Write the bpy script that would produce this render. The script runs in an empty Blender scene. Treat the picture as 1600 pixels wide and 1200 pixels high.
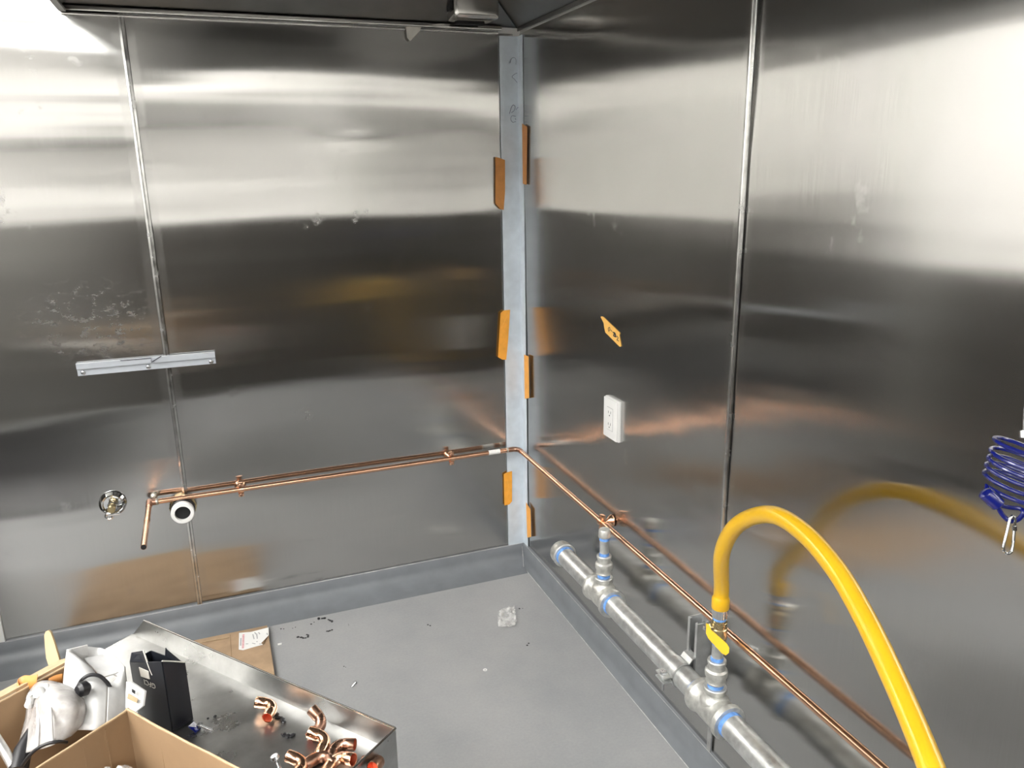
import bpy, bmesh, math, random
from mathutils import Vector, Matrix, noise

# ------------------------------------------------------------------ camera, light, exposure
scene = bpy.context.scene
COL = scene.collection
scene.view_settings.view_transform = 'Standard'
scene.view_settings.look = 'None'
scene.view_settings.gamma = 1.0
scene.view_settings.use_curve_mapping = False
scene.view_settings.exposure = 0.0

CAM = Vector((-1.0606, -2.6865, 1.5324))
YAW, PITCH, ROLL, FPX = 0.36228, 0.26854, -0.01594, 1231.42
FW = Vector((math.sin(YAW)*math.cos(PITCH), math.cos(YAW)*math.cos(PITCH), -math.sin(PITCH)))
_r = Vector((math.cos(YAW), -math.sin(YAW), 0)); _u = _r.cross(FW)
RT = math.cos(ROLL)*_r + math.sin(ROLL)*_u
UP = -math.sin(ROLL)*_r + math.cos(ROLL)*_u
cam_data = bpy.data.cameras.new('camera'); cam = bpy.data.objects.new('camera', cam_data); COL.objects.link(cam)
cam_data.sensor_width = 36.0; cam_data.lens = FPX/1600*36.0; cam_data.clip_start = 0.02
m = Matrix((RT, UP, -FW)).transposed().to_4x4(); m.translation = CAM
cam.matrix_world = m
scene.camera = cam

world = bpy.data.worlds.new('world'); scene.world = world; world.use_nodes = True
world.node_tree.nodes['Background'].inputs[0].default_value = (0.8, 0.85, 0.9, 1)
world.node_tree.nodes['Background'].inputs[1].default_value = 0.0
LAMP = 25.5            # emission of the ceiling LED panels

# pixel -> point on a known real plane (1600x1200 frame)
def ray(px, py): return FW + RT*((px-800)/FPX) - UP*((py-600)/FPX)
def B(px, py, off=0.0):
    d = ray(px, py); return CAM + d*((-off-CAM.y)/d.y)          # back wall plane
def W(px, py, off=0.0):
    d = ray(px, py); return CAM + d*((-off-CAM.x)/d.x)          # right wall plane
def Z(px, py, z=0.0):
    d = ray(px, py); return CAM + d*((z-CAM.z)/d.z)             # horizontal plane
def D(px, py, depth): return CAM + ray(px, py)*depth            # at a distance

# ------------------------------------------------------------------ materials
def mat(name):
    m_ = bpy.data.materials.new(name); m_.use_nodes = True
    return m_, m_.node_tree, m_.node_tree.nodes['Principled BSDF']
def nn(nt, t, **kw):
    n = nt.nodes.new(t)
    for k, v in kw.items(): setattr(n, k, v)
    return n
def coords(nt, scale=(1, 1, 1), kind='Object'):
    tc = nn(nt, 'ShaderNodeTexCoord'); mp = nn(nt, 'ShaderNodeMapping'); mp.inputs['Scale'].default_value = scale
    nt.links.new(tc.outputs[kind], mp.inputs['Vector']); return mp.outputs['Vector']
def noise_node(nt, vec, scale, detail=4, rough=.55):
    n = nn(nt, 'ShaderNodeTexNoise'); n.inputs['Scale'].default_value = scale; n.inputs['Detail'].default_value = detail
    n.inputs['Roughness'].default_value = rough
    nt.links.new(vec, n.inputs['Vector']); return n.outputs['Fac']
def ramp(nt, fac, stops):
    r = nn(nt, 'ShaderNodeValToRGB'); e = r.color_ramp.elements
    while len(e) < len(stops): e.new(0.5)
    for el, (p, c) in zip(e, stops):
        el.position = p; el.color = (c, c, c, 1) if isinstance(c, (int, float)) else (*c, 1)
    nt.links.new(fac, r.inputs['Fac']); return r.outputs['Color']
def simple(name, col, rough=.5, metal=0.0, var=.12, scale=30, bump=0.0, coat=0.0, rvar=0.0):
    m_, nt, b = mat(name)
    b.inputs['Roughness'].default_value = rough; b.inputs['Metallic'].default_value = metal
    if coat: b.inputs['Coat Weight'].default_value = coat; b.inputs['Coat Roughness'].default_value = .08
    v = coords(nt); f = noise_node(nt, v, scale)
    lo = tuple(c*(1-var) for c in col); hi = tuple(min(1, c*(1+var)) for c in col)
    nt.links.new(ramp(nt, f, [(.3, lo), (.7, hi)]), b.inputs['Base Color'])
    if rvar: nt.links.new(ramp(nt, noise_node(nt, v, scale*.6), [(.3, max(.02, rough-rvar)), (.7, rough+rvar)]), b.inputs['Roughness'])
    if bump:
        bp = nn(nt, 'ShaderNodeBump'); bp.inputs['Strength'].default_value = bump; bp.inputs['Distance'].default_value = .002
        nt.links.new(noise_node(nt, v, scale*3), bp.inputs['Height']); nt.links.new(bp.outputs['Normal'], b.inputs['Normal'])
    return m_

def steel_panel_mat(name, col, rough, smear=0.0):
    # brushed stainless sheet: vertical grain spreads reflections sideways
    m_, nt, b = mat(name)
    b.inputs['Metallic'].default_value = 1.0
    b.inputs['Anisotropic'].default_value = 1.0
    tg = nn(nt, 'ShaderNodeTangent', direction_type='UV_MAP'); tg.uv_map = 'UVMap'
    nt.links.new(tg.outputs['Tangent'], b.inputs['Tangent'])
    uv = coords(nt, (520, 7, 1), 'UV'); grain = noise_node(nt, uv, 1.0, 3)
    uv2 = coords(nt, (2.2, 1.1, 1), 'UV'); cloud = noise_node(nt, uv2, 2.0, 5)
    mx = nn(nt, 'ShaderNodeMath', operation='MULTIPLY_ADD'); nt.links.new(grain, mx.inputs[0]); mx.inputs[1].default_value = .04; mx.inputs[2].default_value = rough-.05
    m2 = nn(nt, 'ShaderNodeMath', operation='MULTIPLY_ADD'); nt.links.new(cloud, m2.inputs[0]); m2.inputs[1].default_value = .06; nt.links.new(mx.outputs[0], m2.inputs[2])
    lo = tuple(c*.97 for c in col); hi = tuple(min(1, c*1.02) for c in col)
    base = ramp(nt, grain, [(.3, lo), (.7, hi)])
    rough_out = m2.outputs[0]
    if smear:
        # glue and film residue: small pale rubbed patches
        v = coords(nt, (1, 1, 1), 'UV')
        n1 = noise_node(nt, v, 9, 6, .7); n2 = noise_node(nt, v, 2.3, 2)
        a = ramp(nt, n1, [(.60, 0.0), (.68, 1.0)]); c2 = ramp(nt, n2, [(.55, 0.0), (.68, 1.0)])
        k = nn(nt, 'ShaderNodeMath', operation='MULTIPLY'); nt.links.new(a, k.inputs[0]); nt.links.new(c2, k.inputs[1])
        sp = nn(nt, 'ShaderNodeSeparateXYZ'); nt.links.new(v, sp.inputs[0])
        def blob(cx_, cz_, rx_, rz_):
            a1 = nn(nt, 'ShaderNodeMath', operation='MULTIPLY_ADD'); nt.links.new(sp.outputs[0], a1.inputs[0]); a1.inputs[1].default_value = 1/rx_; a1.inputs[2].default_value = -cx_/rx_
            a2 = nn(nt, 'ShaderNodeMath', operation='MULTIPLY_ADD'); nt.links.new(sp.outputs[1], a2.inputs[0]); a2.inputs[1].default_value = 1/rz_; a2.inputs[2].default_value = -cz_/rz_
            cb_ = nn(nt, 'ShaderNodeCombineXYZ'); nt.links.new(a1.outputs[0], cb_.inputs[0]); nt.links.new(a2.outputs[0], cb_.inputs[1])
            ln = nn(nt, 'ShaderNodeVectorMath', operation='LENGTH'); nt.links.new(cb_.outputs[0], ln.inputs[0])
            return ramp(nt, ln.outputs['Value'], [(.45, 1.0), (1.0, 0.0)])
        if smear > .5:
            # rubbed-off adhesive above the rail
            streak = noise_node(nt, coords(nt, (1.0, 1.6, 1), 'UV'), 24, 6, .75)
            st_ = ramp(nt, streak, [(.50, 0.0), (.62, 1.0)])
            bl = nn(nt, 'ShaderNodeMath', operation='MULTIPLY'); nt.links.new(st_, bl.inputs[0]); nt.links.new(blob(1.42, 1.09, .24, .17), bl.inputs[1])
            mxx = nn(nt, 'ShaderNodeMath', operation='MAXIMUM'); nt.links.new(k.outputs[0], mxx.inputs[0]); nt.links.new(bl.outputs[0], mxx.inputs[1]); k = mxx
        # film residue in two faint bands beside the seam
        us = nn(nt, 'ShaderNodeMath', operation='SUBTRACT'); nt.links.new(sp.outputs[0], us.inputs[0]); us.inputs[1].default_value = 1.2207 if smear > .5 else 1.278
        ab = nn(nt, 'ShaderNodeMath', operation='ABSOLUTE'); nt.links.new(us.outputs[0], ab.inputs[0])
        bd = ramp(nt, ab.outputs[0], [(0.0, .30), (.030, .30), (.033, 0.0)])
        bn = nn(nt, 'ShaderNodeMath', operation='MULTIPLY'); nt.links.new(bd, bn.inputs[0]); nt.links.new(ramp(nt, n1, [(.35, .2), (.65, 1.0)]), bn.inputs[1])
        mb = nn(nt, 'ShaderNodeMath', operation='MAXIMUM'); nt.links.new(k.outputs[0], mb.inputs[0]); nt.links.new(bn.outputs[0], mb.inputs[1]); k = mb
        k2 = nn(nt, 'ShaderNodeMath', operation='MULTIPLY'); nt.links.new(k.outputs[0], k2.inputs[0]); k2.inputs[1].default_value = smear
        ad = nn(nt, 'ShaderNodeMath', operation='MULTIPLY_ADD'); nt.links.new(k2.outputs[0], ad.inputs[0]); ad.inputs[1].default_value = .35; nt.links.new(rough_out, ad.inputs[2])
        rough_out = ad.outputs[0]
        im = nn(nt, 'ShaderNodeMath', operation='MULTIPLY_ADD'); nt.links.new(k2.outputs[0], im.inputs[0]); im.inputs[1].default_value = -.25; im.inputs[2].default_value = 1.0
        nt.links.new(im.outputs[0], b.inputs['Metallic'])
    nt.links.new(base, b.inputs['Base Color']); nt.links.new(rough_out, b.inputs['Roughness'])
    return m_

M = {}
M['panel'] = steel_panel_mat('brushed_steel_panel', (.505, .50, .488), .145, smear=.6)
M['panel_right'] = steel_panel_mat('brushed_steel_panel_plain', (.505, .50, .488), .145, smear=.3)
M['strip'] = simple('seam_strip_steel', (.62, .62, .61), .2, 1.0, .15, 40, rvar=.1)
M['hood'] = simple('hood_steel', (.25, .245, .235), .33, 1.0, .1, 8, rvar=.06)
M['cup'] = simple('cup_steel', (.55, .54, .52), .2, 1.0, .06, 12)
M['table'] = simple('table_steel', (.50, .50, .49), .30, 1.0, .16, 22, rvar=.05)
M['galv'] = simple('galvanised_steel', (.62, .63, .62), .42, .85, .26, 34, bump=.2, rvar=.1)
M['galv_dark'] = simple('galvanised_casting', (.60, .60, .57), .45, .75, .2, 60, bump=.4, rvar=.08)
M['zinc'] = simple('zinc_steel', (.62, .63, .64), .27, 1.0, .1, 50)
M['strut'] = simple('strut_steel', (.58, .59, .59), .40, .85, .15, 30)
M['primer'] = simple('primed_angle', (.62, .68, .74), .42, .15, .10, 18, rvar=.06)
M['rail'] = simple('grey_painted_rail', (.44, .47, .51), .38, .1, .05, 20)
M['copper'] = simple('copper', (.82, .48, .32), .22, 1.0, .09, 18, rvar=.03)
M['copper_dull'] = simple('copper_dull', (.38, .22, .155), .33, 1.0, .25, 60, rvar=.1)
M['copper_bright'] = simple('copper_bright', (.86, .52, .34), .16, 1.0, .12, 60, rvar=.06)
M['copper_inner'] = simple('copper_inner', (.75, .20, .10), .4, .6, .1, 60)
M['solder'] = simple('solder', (.55, .52, .45), .35, .9, .2, 80)
M['brass'] = simple('brass', (.58, .47, .27), .3, 1.0, .12, 40, rvar=.06)
M['chrome'] = simple('chrome', (.80, .81, .82), .07, 1.0, .03, 10)
M['hose'] = simple('yellow_hose', (.74, .43, .012), .28, 0.0, .04, 8, coat=.5)
M['lever'] = simple('yellow_lever', (.86, .52, .03), .38, 0.0, .05, 30)
M['sealant'] = simple('blue_sealant', (.14, .32, .72), .5, 0.0, .3, 90, bump=.3)
M['blue'] = simple('blue_cable', (.004, .009, .14), .22, 0.0, .1, 30, coat=.5)
M['tape'] = simple('orange_tape', (.84, .37, .045), .42, 0.0, .10, 40)
M['tape_dull'] = simple('orange_tape_dull', (.55, .235, .06), .45, 0.0, .10, 40)
M['sticker'] = simple('orange_sticker', (.92, .52, .12), .45, 0.0, .06, 60)
M['ink'] = simple('ink', (.03, .03, .045), .6)
M['pen'] = simple('pen_ink', (.10, .12, .20), .6)
M['white'] = simple('white_plastic', (.80, .80, .79), .35, 0.0, .03, 10)
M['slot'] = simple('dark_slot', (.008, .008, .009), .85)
M['black'] = simple('black_rubber', (.012, .012, .014), .4, 0.0, .2, 40)
M['epoxy'] = None
M['paint'] = simple('white_wall_paint', (.88, .87, .845), .55, 0.0, .03, 4)
M['ceil'] = simple('ceiling_paint', (.72, .72, .70), .7, 0.0, .03, 4)
M['wain'] = simple('dark_cabinet', (.055, .05, .043), .5, 0.0, .08, 3)
M['wain_grey'] = simple('grey_cabinet', (.19, .185, .175), .5, 0.0, .08, 3)
M['soffit'] = simple('soffit_grey', (.15, .148, .14), .5, 0.0, .05, 3)
M['card'] = simple('cardboard', (.275, .178, .098), .8, 0.0, .10, 14, bump=.1)
M['card_edge'] = simple('cardboard_edge', (.46, .335, .205), .85, 0.0, .12, 60)
M['card_floor'] = simple('cardboard_floor', (.42, .29, .18), .85, 0.0, .14, 16, bump=.1)
M['foam'] = simple('white_foam', (.60, .60, .595), .7, 0.0, .05, 60, bump=.15)
M['blackbox'] = simple('black_carton', (.010, .012, .018), .48, 0.0, .2, 20)
M['torn'] = simple('torn_paper', (.72, .70, .64), .8, 0.0, .05, 40)
M['wood'] = simple('birch_wood', (.55, .42, .25), .6, 0.0, .10, 25)
M['paper'] = simple('receipt_paper', (.84, .84, .82), .7, 0.0, .02, 10)
M['print'] = simple('faded_print', (.42, .42, .42), .8, 0.0, .2, 200)
M['pink'] = simple('pink_print', (.75, .45, .47), .8, 0.0, .2, 100)
M['label_text'] = simple('pale_lettering', (.45, .44, .40), .6)

def floor_mat():
    m_, nt, b = mat('grey_epoxy')
    v = coords(nt)
    f1 = noise_node(nt, v, 2.6, 7, .62); f2 = noise_node(nt, v, 130, 2)
    c = ramp(nt, f1, [(.28, (.285, .293, .30)), (.5, (.335, .34, .343)), (.74, (.385, .385, .38))])
    mx = nn(nt, 'ShaderNodeMix', data_type='RGBA', blend_type='MULTIPLY'); mx.inputs[0].default_value = .5
    nt.links.new(c, mx.inputs[6]); nt.links.new(ramp(nt, f2, [(.3, .86), (.7, 1.0)]), mx.inputs[7])
    nt.links.new(mx.outputs[2], b.inputs['Base Color'])
    nt.links.new(ramp(nt, f1, [(.3, .38), (.7, .55)]), b.inputs['Roughness'])
    bp = nn(nt, 'ShaderNodeBump'); bp.inputs['Strength'].default_value = .25; bp.inputs['Distance'].default_value = .001
    nt.links.new(f2, bp.inputs['Height']); nt.links.new(bp.outputs['Normal'], b.inputs['Normal'])
    return m_
M['epoxy'] = floor_mat()
M['base'] = simple('grey_epoxy_base', (.168, .180, .195), .42, 0.0, .08, 14, bump=.06, rvar=.06)
M['caulk'] = simple('pale_joint', (.50, .50, .49), .6, 0.0, .25, 60)

def clear_plastic(name, col, alpha, rough=.18):
    m_, nt, b = mat(name)
    b.inputs['Base Color'].default_value = (*col, 1); b.inputs['Roughness'].default_value = rough
    tr = nn(nt, 'ShaderNodeBsdfTransparent'); ms = nn(nt, 'ShaderNodeMixShader'); out = nt.nodes['Material Output']
    f = ramp(nt, noise_node(nt, coords(nt), 40, 4), [(.35, max(0, alpha-.2)), (.7, min(1, alpha+.2))])
    nt.links.new(f, ms.inputs[0]); nt.links.new(tr.outputs[0], ms.inputs[1]); nt.links.new(b.outputs[0], ms.inputs[2])
    nt.links.new(ms.outputs[0], out.inputs['Surface']); return m_
M['film'] = clear_plastic('clear_film', (.80, .80, .79), .45)
M['bag'] = clear_plastic('milky_film', (.58, .56, .545), .70)

def lamp_mat():
    m_, nt, b = mat('led_diffuser')
    b.inputs['Base Color'].default_value = (.9, .9, .9, 1)
    b.inputs['Emission Color'].default_value = (1.0, .985, .955, 1); b.inputs['Emission Strength'].default_value = LAMP
    return m_
M['led'] = lamp_mat()

# ------------------------------------------------------------------ mesh helpers
def obj(name, bm, material, parent=None, smooth=True, angle=35):
    me = bpy.data.meshes.new(name)
    bmesh.ops.recalc_face_normals(bm, faces=bm.faces)
    bm.to_mesh(me); bm.free()
    if smooth:
        me.shade_smooth(); me.set_sharp_from_angle(angle=math.radians(angle))
    if material: me.materials.append(M[material] if isinstance(material, str) else material)
    o = bpy.data.objects.new(name, me); COL.objects.link(o)
    if parent is not None:
        o.parent = parent; o.matrix_parent_inverse = parent_inv(parent)
    return o
def parent_inv(p):
    # every mesh is modelled in world space; only the Empty of a thing carries a location
    return Matrix.Translation(-p.location) if p.type == 'EMPTY' else Matrix.Identity(4)
def tag(o, label, cat, group=None):
    o['label'] = label; o['category'] = cat
    if group: o['group'] = group
    return o
def thing(name, label, cat, loc, group=None):
    o = bpy.data.objects.new(name, None); COL.objects.link(o); o.location = loc; o.empty_display_size = .05
    return tag(o, label, cat, group)
def struct(o): o['kind'] = 'structure'; return o

def box(bm, lo, hi, mtx=None, bevel=0.0):
    lo = Vector(lo); hi = Vector(hi)
    r = bmesh.ops.create_cube(bm, size=1.0)
    vs = r['verts']
    c = (lo+hi)/2; s = hi-lo
    for v in vs: v.co = Vector((v.co.x*s.x, v.co.y*s.y, v.co.z*s.z))+c
    if bevel:
        es = list({e for v in vs for e in v.link_edges})
        rb = bmesh.ops.bevel(bm, geom=es, offset=bevel, segments=2, affect='EDGES', profile=.6)
        vs = list({v for f in rb['faces'] for v in f.verts} | {v for v in vs if v.is_valid})
    if mtx is not None:
        for v in vs: v.co = mtx @ v.co
    return vs
def BX(lo, hi, mtx=None, bevel=0.0):
    bm = bmesh.new(); box(bm, lo, hi, mtx, bevel); return bm
def frames(pts):
    out = []; n = len(pts); prev = None
    for i in range(n):
        t = (pts[min(i+1, n-1)]-pts[max(i-1, 0)]).normalized()
        if prev is None:
            a = Vector((0, 0, 1)) if abs(t.z) < .9 else Vector((1, 0, 0))
            u = (a - t*a.dot(t)).normalized()
        else:
            u = (prev - t*prev.dot(t)).normalized()
        prev = u; out.append((t, u, t.cross(u)))
    return out
def tube(bm, pts, rad, n=20, caps=True, closed=False):
    pts = [Vector(p) for p in pts]
    rad = rad if isinstance(rad, (list, tuple)) else [rad]*len(pts)
    if closed: fr = frames(pts+[pts[0], pts[1]])[:len(pts)]
    else: fr = frames(pts)
    rings = []
    for p, r, (t, u, w) in zip(pts, rad, fr):
        rings.append([bm.verts.new(p+(u*math.cos(2*math.pi*k/n)+w*math.sin(2*math.pi*k/n))*r) for k in range(n)])
    last = len(rings) if closed else len(rings)-1
    for i in range(last):
        a = rings[i]; b = rings[(i+1) % len(rings)]
        for k in range(n): bm.faces.new((a[k], a[(k+1) % n], b[(k+1) % n], b[k]))
    if caps and not closed:
        bm.faces.new(rings[0][::-1]); bm.faces.new(rings[-1])
def TUBE(pts, rad, n=20, caps=True, closed=False):
    bm = bmesh.new(); tube(bm, pts, rad, n, caps, closed); return bm
def lathe(bm, origin, axis, prof, n=28):
    """prof: (distance along the axis, radius) pairs"""
    origin = Vector(origin); axis = Vector(axis).normalized()
    a = Vector((0, 0, 1)) if abs(axis.z) < .9 else Vector((1, 0, 0))
    u = (a-axis*a.dot(axis)).normalized(); w = axis.cross(u); prev = None
    for d, r in prof:
        if r < 1e-6: ring = [bm.verts.new(origin+axis*d)]
        else: ring = [bm.verts.new(origin+axis*d+(u*math.cos(2*math.pi*k/n)+w*math.sin(2*math.pi*k/n))*r) for k in range(n)]
        if prev is not None:
            for k in range(n):
                q = [prev[k % len(prev)], prev[(k+1) % len(prev)], ring[(k+1) % len(ring)], ring[k % len(ring)]]
                q2 = []
                for v in q:
                    if v not in q2: q2.append(v)
                if len(q2) > 2: bm.faces.new(q2)
        prev = ring
    return bm
def LATHE(origin, axis, prof, n=28): return lathe(bmesh.new(), origin, axis, prof, n)
def hexrow(r): return 6
def prism(bm, pts, off):
    """solid between polygon pts and the same polygon moved by off"""
    off = Vector(off); a = [bm.verts.new(p) for p in pts]; b = [bm.verts.new(Vector(p)+off) for p in pts]
    n = len(pts)
    bm.faces.new(a); bm.faces.new(b[::-1])
    for k in range(n): bm.faces.new((a[k], b[k], b[(k+1) % n], a[(k+1) % n]))
    return bm
def PRISM(pts, off): return prism(bmesh.new(), pts, off)
def catmull(pts, sub=8):
    pts = [Vector(p) for p in pts]; out = []
    q = [pts[0]*2-pts[1]]+pts+[pts[-1]*2-pts[-2]]
    for i in range(1, len(q)-2):
        p0, p1, p2, p3 = q[i-1:i+3]
        for k in range(sub):
            t = k/sub
            out.append(.5*((2*p1)+(p2-p0)*t+(2*p0-5*p1+4*p2-p3)*t*t+(3*p1-p0-3*p2+p3)*t**3))
    out.append(pts[-1]); return out
def N3(x, y, z): return noise.noise(Vector((x, y, z)))

# ------------------------------------------------------------------ room shell
H_CEIL = 2.80; X_L = -4.2; Y_F = -6.4
struct(tag(obj('floor', BX((X_L, Y_F, -.1), (.1, .1, 0)), 'epoxy', smooth=False), 'smooth grey epoxy floor', 'floor'))
struct(tag(obj('ceiling', BX((X_L-.1, Y_F-.1, H_CEIL), (.2, .2, H_CEIL+.1)), 'ceil', smooth=False), 'pale ceiling of the kitchen', 'ceiling'))
wall_back = struct(tag(obj('wall_back', BX((X_L-.1, .008, 0), (.2, .12, H_CEIL)), 'paint', smooth=False), 'back wall behind the steel sheets', 'wall'))
wall_right = struct(tag(obj('wall_right', BX((.008, Y_F, 0), (.12, .008, H_CEIL)), 'paint', smooth=False), 'right wall behind the steel sheets', 'wall'))
struct(tag(obj('wall_left', BX((X_L-.1, Y_F, 0), (X_L, .008, H_CEIL)), 'paint', smooth=False), 'white wall on the far left side', 'wall'))
struct(tag(obj('wall_front', BX((X_L-.1, Y_F-.1, 0), (.2, Y_F, H_CEIL)), 'paint', smooth=False), 'white wall behind the viewer', 'wall'))

# ripples of the thin sheet (metres), u along the wall, z up
def ripple(u, z, s):
    d = (.0070*N3(u*.55+s*3.1, z*1.4, s)+.0030*N3(u*1.7, z*3.2+s, s+7.3)
         + .00085*N3(u*1.0+s, z*9, s+13.7)+.00026*N3(u*.9, z*25, s+23.1))
    d *= min(1.0, .25+u/.25)                         # held flat where the angle covers the edge
    if s == 1.7:                                     # shallow oval dent high on the sheet beside the corner
        d += .0012*math.exp(-((u-.565)/.11)**2-((z-1.625)/.026)**2)
    return d
def sheet(name, parent, wall, u0, u1, z0, z1, seed, material, step=.012):
    nu = int((u1-u0)/step); nz = int((z1-z0)/step)
    bm = bmesh.new(); uvl = bm.loops.layers.uv.new('UVMap')
    grid = []
    for j in range(nz+1):
        row = []
        z = z0+(z1-z0)*j/nz
        for i in range(nu+1):
            u = u0+(u1-u0)*i/nu
            d = ripple(u, z, seed)
            row.append(bm.verts.new((-u, -d, z) if wall == 'back' else (-d, -u, z)))
        grid.append(row)
    def uv_of(v): return ((-v.co.x if wall == 'back' else -v.co.y), v.co.z)
    for j in range(nz):
        for i in range(nu):
            q = (grid[j][i], grid[j][i+1], grid[j+1][i+1], grid[j+1][i])
            if wall == 'right': q = q[::-1]
            f = bm.faces.new(q[::-1] if wall == 'back' else q[::-1])
            for lp in f.loops: lp[uvl].uv = uv_of(lp.vert)
    # turned-back rim, so that the sheet has an edge
    rim = [grid[0][i] for i in range(nu+1)]+[grid[j][nu] for j in range(1, nz+1)]+[grid[nz][i] for i in range(nu-1, -1, -1)]+[grid[j][0] for j in range(nz-1, 0, -1)]
    back = [bm.verts.new((v.co.x, .008, v.co.z) if wall == 'back' else (.008, v.co.y, v.co.z)) for v in rim]
    for k in range(len(rim)):
        f = bm.faces.new((rim[k], rim[(k+1) % len(rim)], back[(k+1) % len(rim)], back[k]))
        for lp in f.loops: lp[uvl].uv = uv_of(lp.vert)
    me = bpy.data.meshes.new(name); bm.to_mesh(me); bm.free()
    me.shade_smooth(); me.set_sharp_from_angle(angle=math.radians(40)); me.materials.append(M[material])
    o = bpy.data.objects.new(name, me); COL.objects.link(o); o.parent = parent
    return o
ZS0, ZS1 = .060, 1.966
SX, SY = 1.2207, 1.278
p = sheet('steel_panel', wall_back, 'back', .02, SX-.003, ZS0, ZS1, 1.7, 'panel'); p['label'] = 'brushed stainless sheet beside the corner angle'
p = sheet('steel_panel', wall_back, 'back', SX+.003, 1.812, ZS0, ZS1+.6, 5.2, 'panel'); p['label'] = 'brushed stainless sheet at the left end'
p = sheet('steel_panel', wall_right, 'right', .012, SY-.003, ZS0, ZS1, 9.4, 'panel_right'); p['label'] = 'brushed stainless sheet beside the outlet'
p = sheet('steel_panel', wall_right, 'right', SY+.003, SY+1.215, ZS0, ZS1, 14.9, 'panel_right'); p['label'] = 'brushed stainless sheet behind the yellow hose'
p = sheet('steel_panel', wall_right, 'right', SY+1.22, SY+2.43, ZS0, ZS1, 19.9, 'panel_right', .03)

def seam_strip(parent, wall, u, z0, z1, seed):
    random.seed(seed); bm = bmesh.new()
    prof = [(-.0085, .001), (-.0075, .0042), (-.002, .0050), (0, .0030), (.002, .0050), (.0075, .0042), (.0085, .001)]
    nz = 40; rows = []
    for j in range(nz+1):
        z = z0+(z1-z0)*j/nz; wob = .0009*N3(z*4, seed, 0)
        rows.append([bm.verts.new((-(u+a+wob), -b-.0025, z) if wall == 'back' else (-b-.0025, -(u+a+wob), z)) for a, b in prof])
    for j in range(nz):
        for i in range(len(prof)-1): bm.faces.new((rows[j][i], rows[j][i+1], rows[j+1][i+1], rows[j+1][i]))
        bm.faces.new((rows[j][0], rows[j][-1], rows[j+1][-1], rows[j+1][0]))
    bm.faces.new(rows[0]); bm.faces.new(rows[-1][::-1])
    o = obj('seam_strip', bm, 'strip', parent, angle=25); o['label'] = 'narrow joint strip between two steel sheets'
seam_strip(wall_back, 'back', SX, ZS0, 1.972, 3)
seam_strip(wall_right, 'right', SY, ZS0, ZS1, 8)
seam_strip(wall_right, 'right', SY+1.2175, ZS0, ZS1, 9)

# white edge trim at the left end of the sheets
struct(tag(obj('trim_2', BX((-1.86, -.006, .075), (-1.81, .008, 2.5), bevel=.001), 'white'), 'white edge trim at the left end of the steel', 'trim'))

# primed corner angle
bm = bmesh.new()
prof = [(-.070, -.0045), (-.058, -.0060), (-.052, -.0052), (-.0052, -.0052), (-.0052, -.036), (-.0060, -.040), (-.0045, -.046),
        (-.0020, -.046), (-.0020, -.0020), (-.070, -.0020)]
a = [bm.verts.new((x-.0, y-.001 if i < 4 or i == 9 else y, ZS0+.008)) for i, (x, y) in enumerate(prof)]
b = [bm.verts.new((x-.0, y-.001 if i < 4 or i == 9 else y, 1.958)) for i, (x, y) in enumerate(prof)]
for k in range(len(prof)): bm.faces.new((a[k], a[(k+1) % len(prof)], b[(k+1) % len(prof)], b[k]))
bm.faces.new(a); bm.faces.new(b[::-1])
trim = struct(tag(obj('trim_1', bm, 'primer', angle=20), 'blue-grey primed metal angle in the wall corner', 'trim'))
def scribble(parent, pts, fn, off, r, material='pen', name='pen_mark'):
    path = catmull([fn(x, y, off) for x, y in pts], 5)
    return obj(name, TUBE(path, r, 6), material, parent)
scribble(trim, [(797, 98), (799, 92), (803, 90), (806, 93), (806, 101)], B, .0070, .0006)
scribble(trim, [(810-2, 114), (804, 116), (800, 120), (804, 124), (808, 129)], B, .0070, .0007)
scribble(trim, [(796, 178), (799, 168), (802, 164), (805, 167), (803, 173), (799, 176)], B, .0070, .0008)
scribble(trim, [(806, 172), (809, 168), (812, 170), (810, 176)], B, .0070, .0007)
scribble(trim, [(806, 182), (800, 181), (798, 186), (801, 191), (806, 190)], B, .0070, .0007)
scribble(trim, [(805, 185), (806, 187)], B, .0070, .0009)

# coved epoxy base
def base_run(name, pts, direction, label, n=24):
    bm = bmesh.new(); rows = []
    L, fn = direction
    for i in range(n+1):
        s = L*i/n
        rows.append([bm.verts.new(fn(s, a_, z_)) for a_, z_ in pts])
    for i in range(n):
        for k in range(len(pts)-1): bm.faces.new((rows[i][k], rows[i][k+1], rows[i+1][k+1], rows[i+1][k]))
    bm.faces.new(rows[0]); bm.faces.new(rows[-1][::-1])
    return struct(tag(obj(name, bm, 'base', angle=50), label, 'baseboard'))
cove = [(-.008, .079), (.0085, .079), (.0105, .0765), (.012, .050), (.018, .034), (.030, .020), (.050, .0085), (.080, .002), (.108, .0006), (.108, -.01), (-.008, -.01)]
bb = base_run('baseboard_back', cove, (2.00, lambda s, a_, z_: (-s, -a_, z_)), 'coved grey epoxy base along the back wall')
flat = [(-.008, .079), (.0075, .079), (.0095, .0765), (.0130, .030), (.0185, .010), (.028, .0008), (.028, -.01), (-.008, -.01)]
br = base_run('baseboard_right', flat, (4.6, lambda s, a_, z_: (-a_, -s, z_+.010*min(s/1.4, 1.2)*(1 if z_ > .05 else 0))), 'grey epoxy base along the right wall')
def joint(parent, p0, p1, r, seed, seg=60):
    random.seed(seed); pts = []; rad = []
    for i in range(seg+1):
        t = i/seg; pts.append(Vector(p0).lerp(Vector(p1), t)); rad.append(r*(.45+.55*abs(N3(t*22, seed, 1))*2))
    o = obj('joint_line', TUBE(pts, rad, 6), 'caulk', parent); o['label'] = 'pale joint line'
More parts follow.
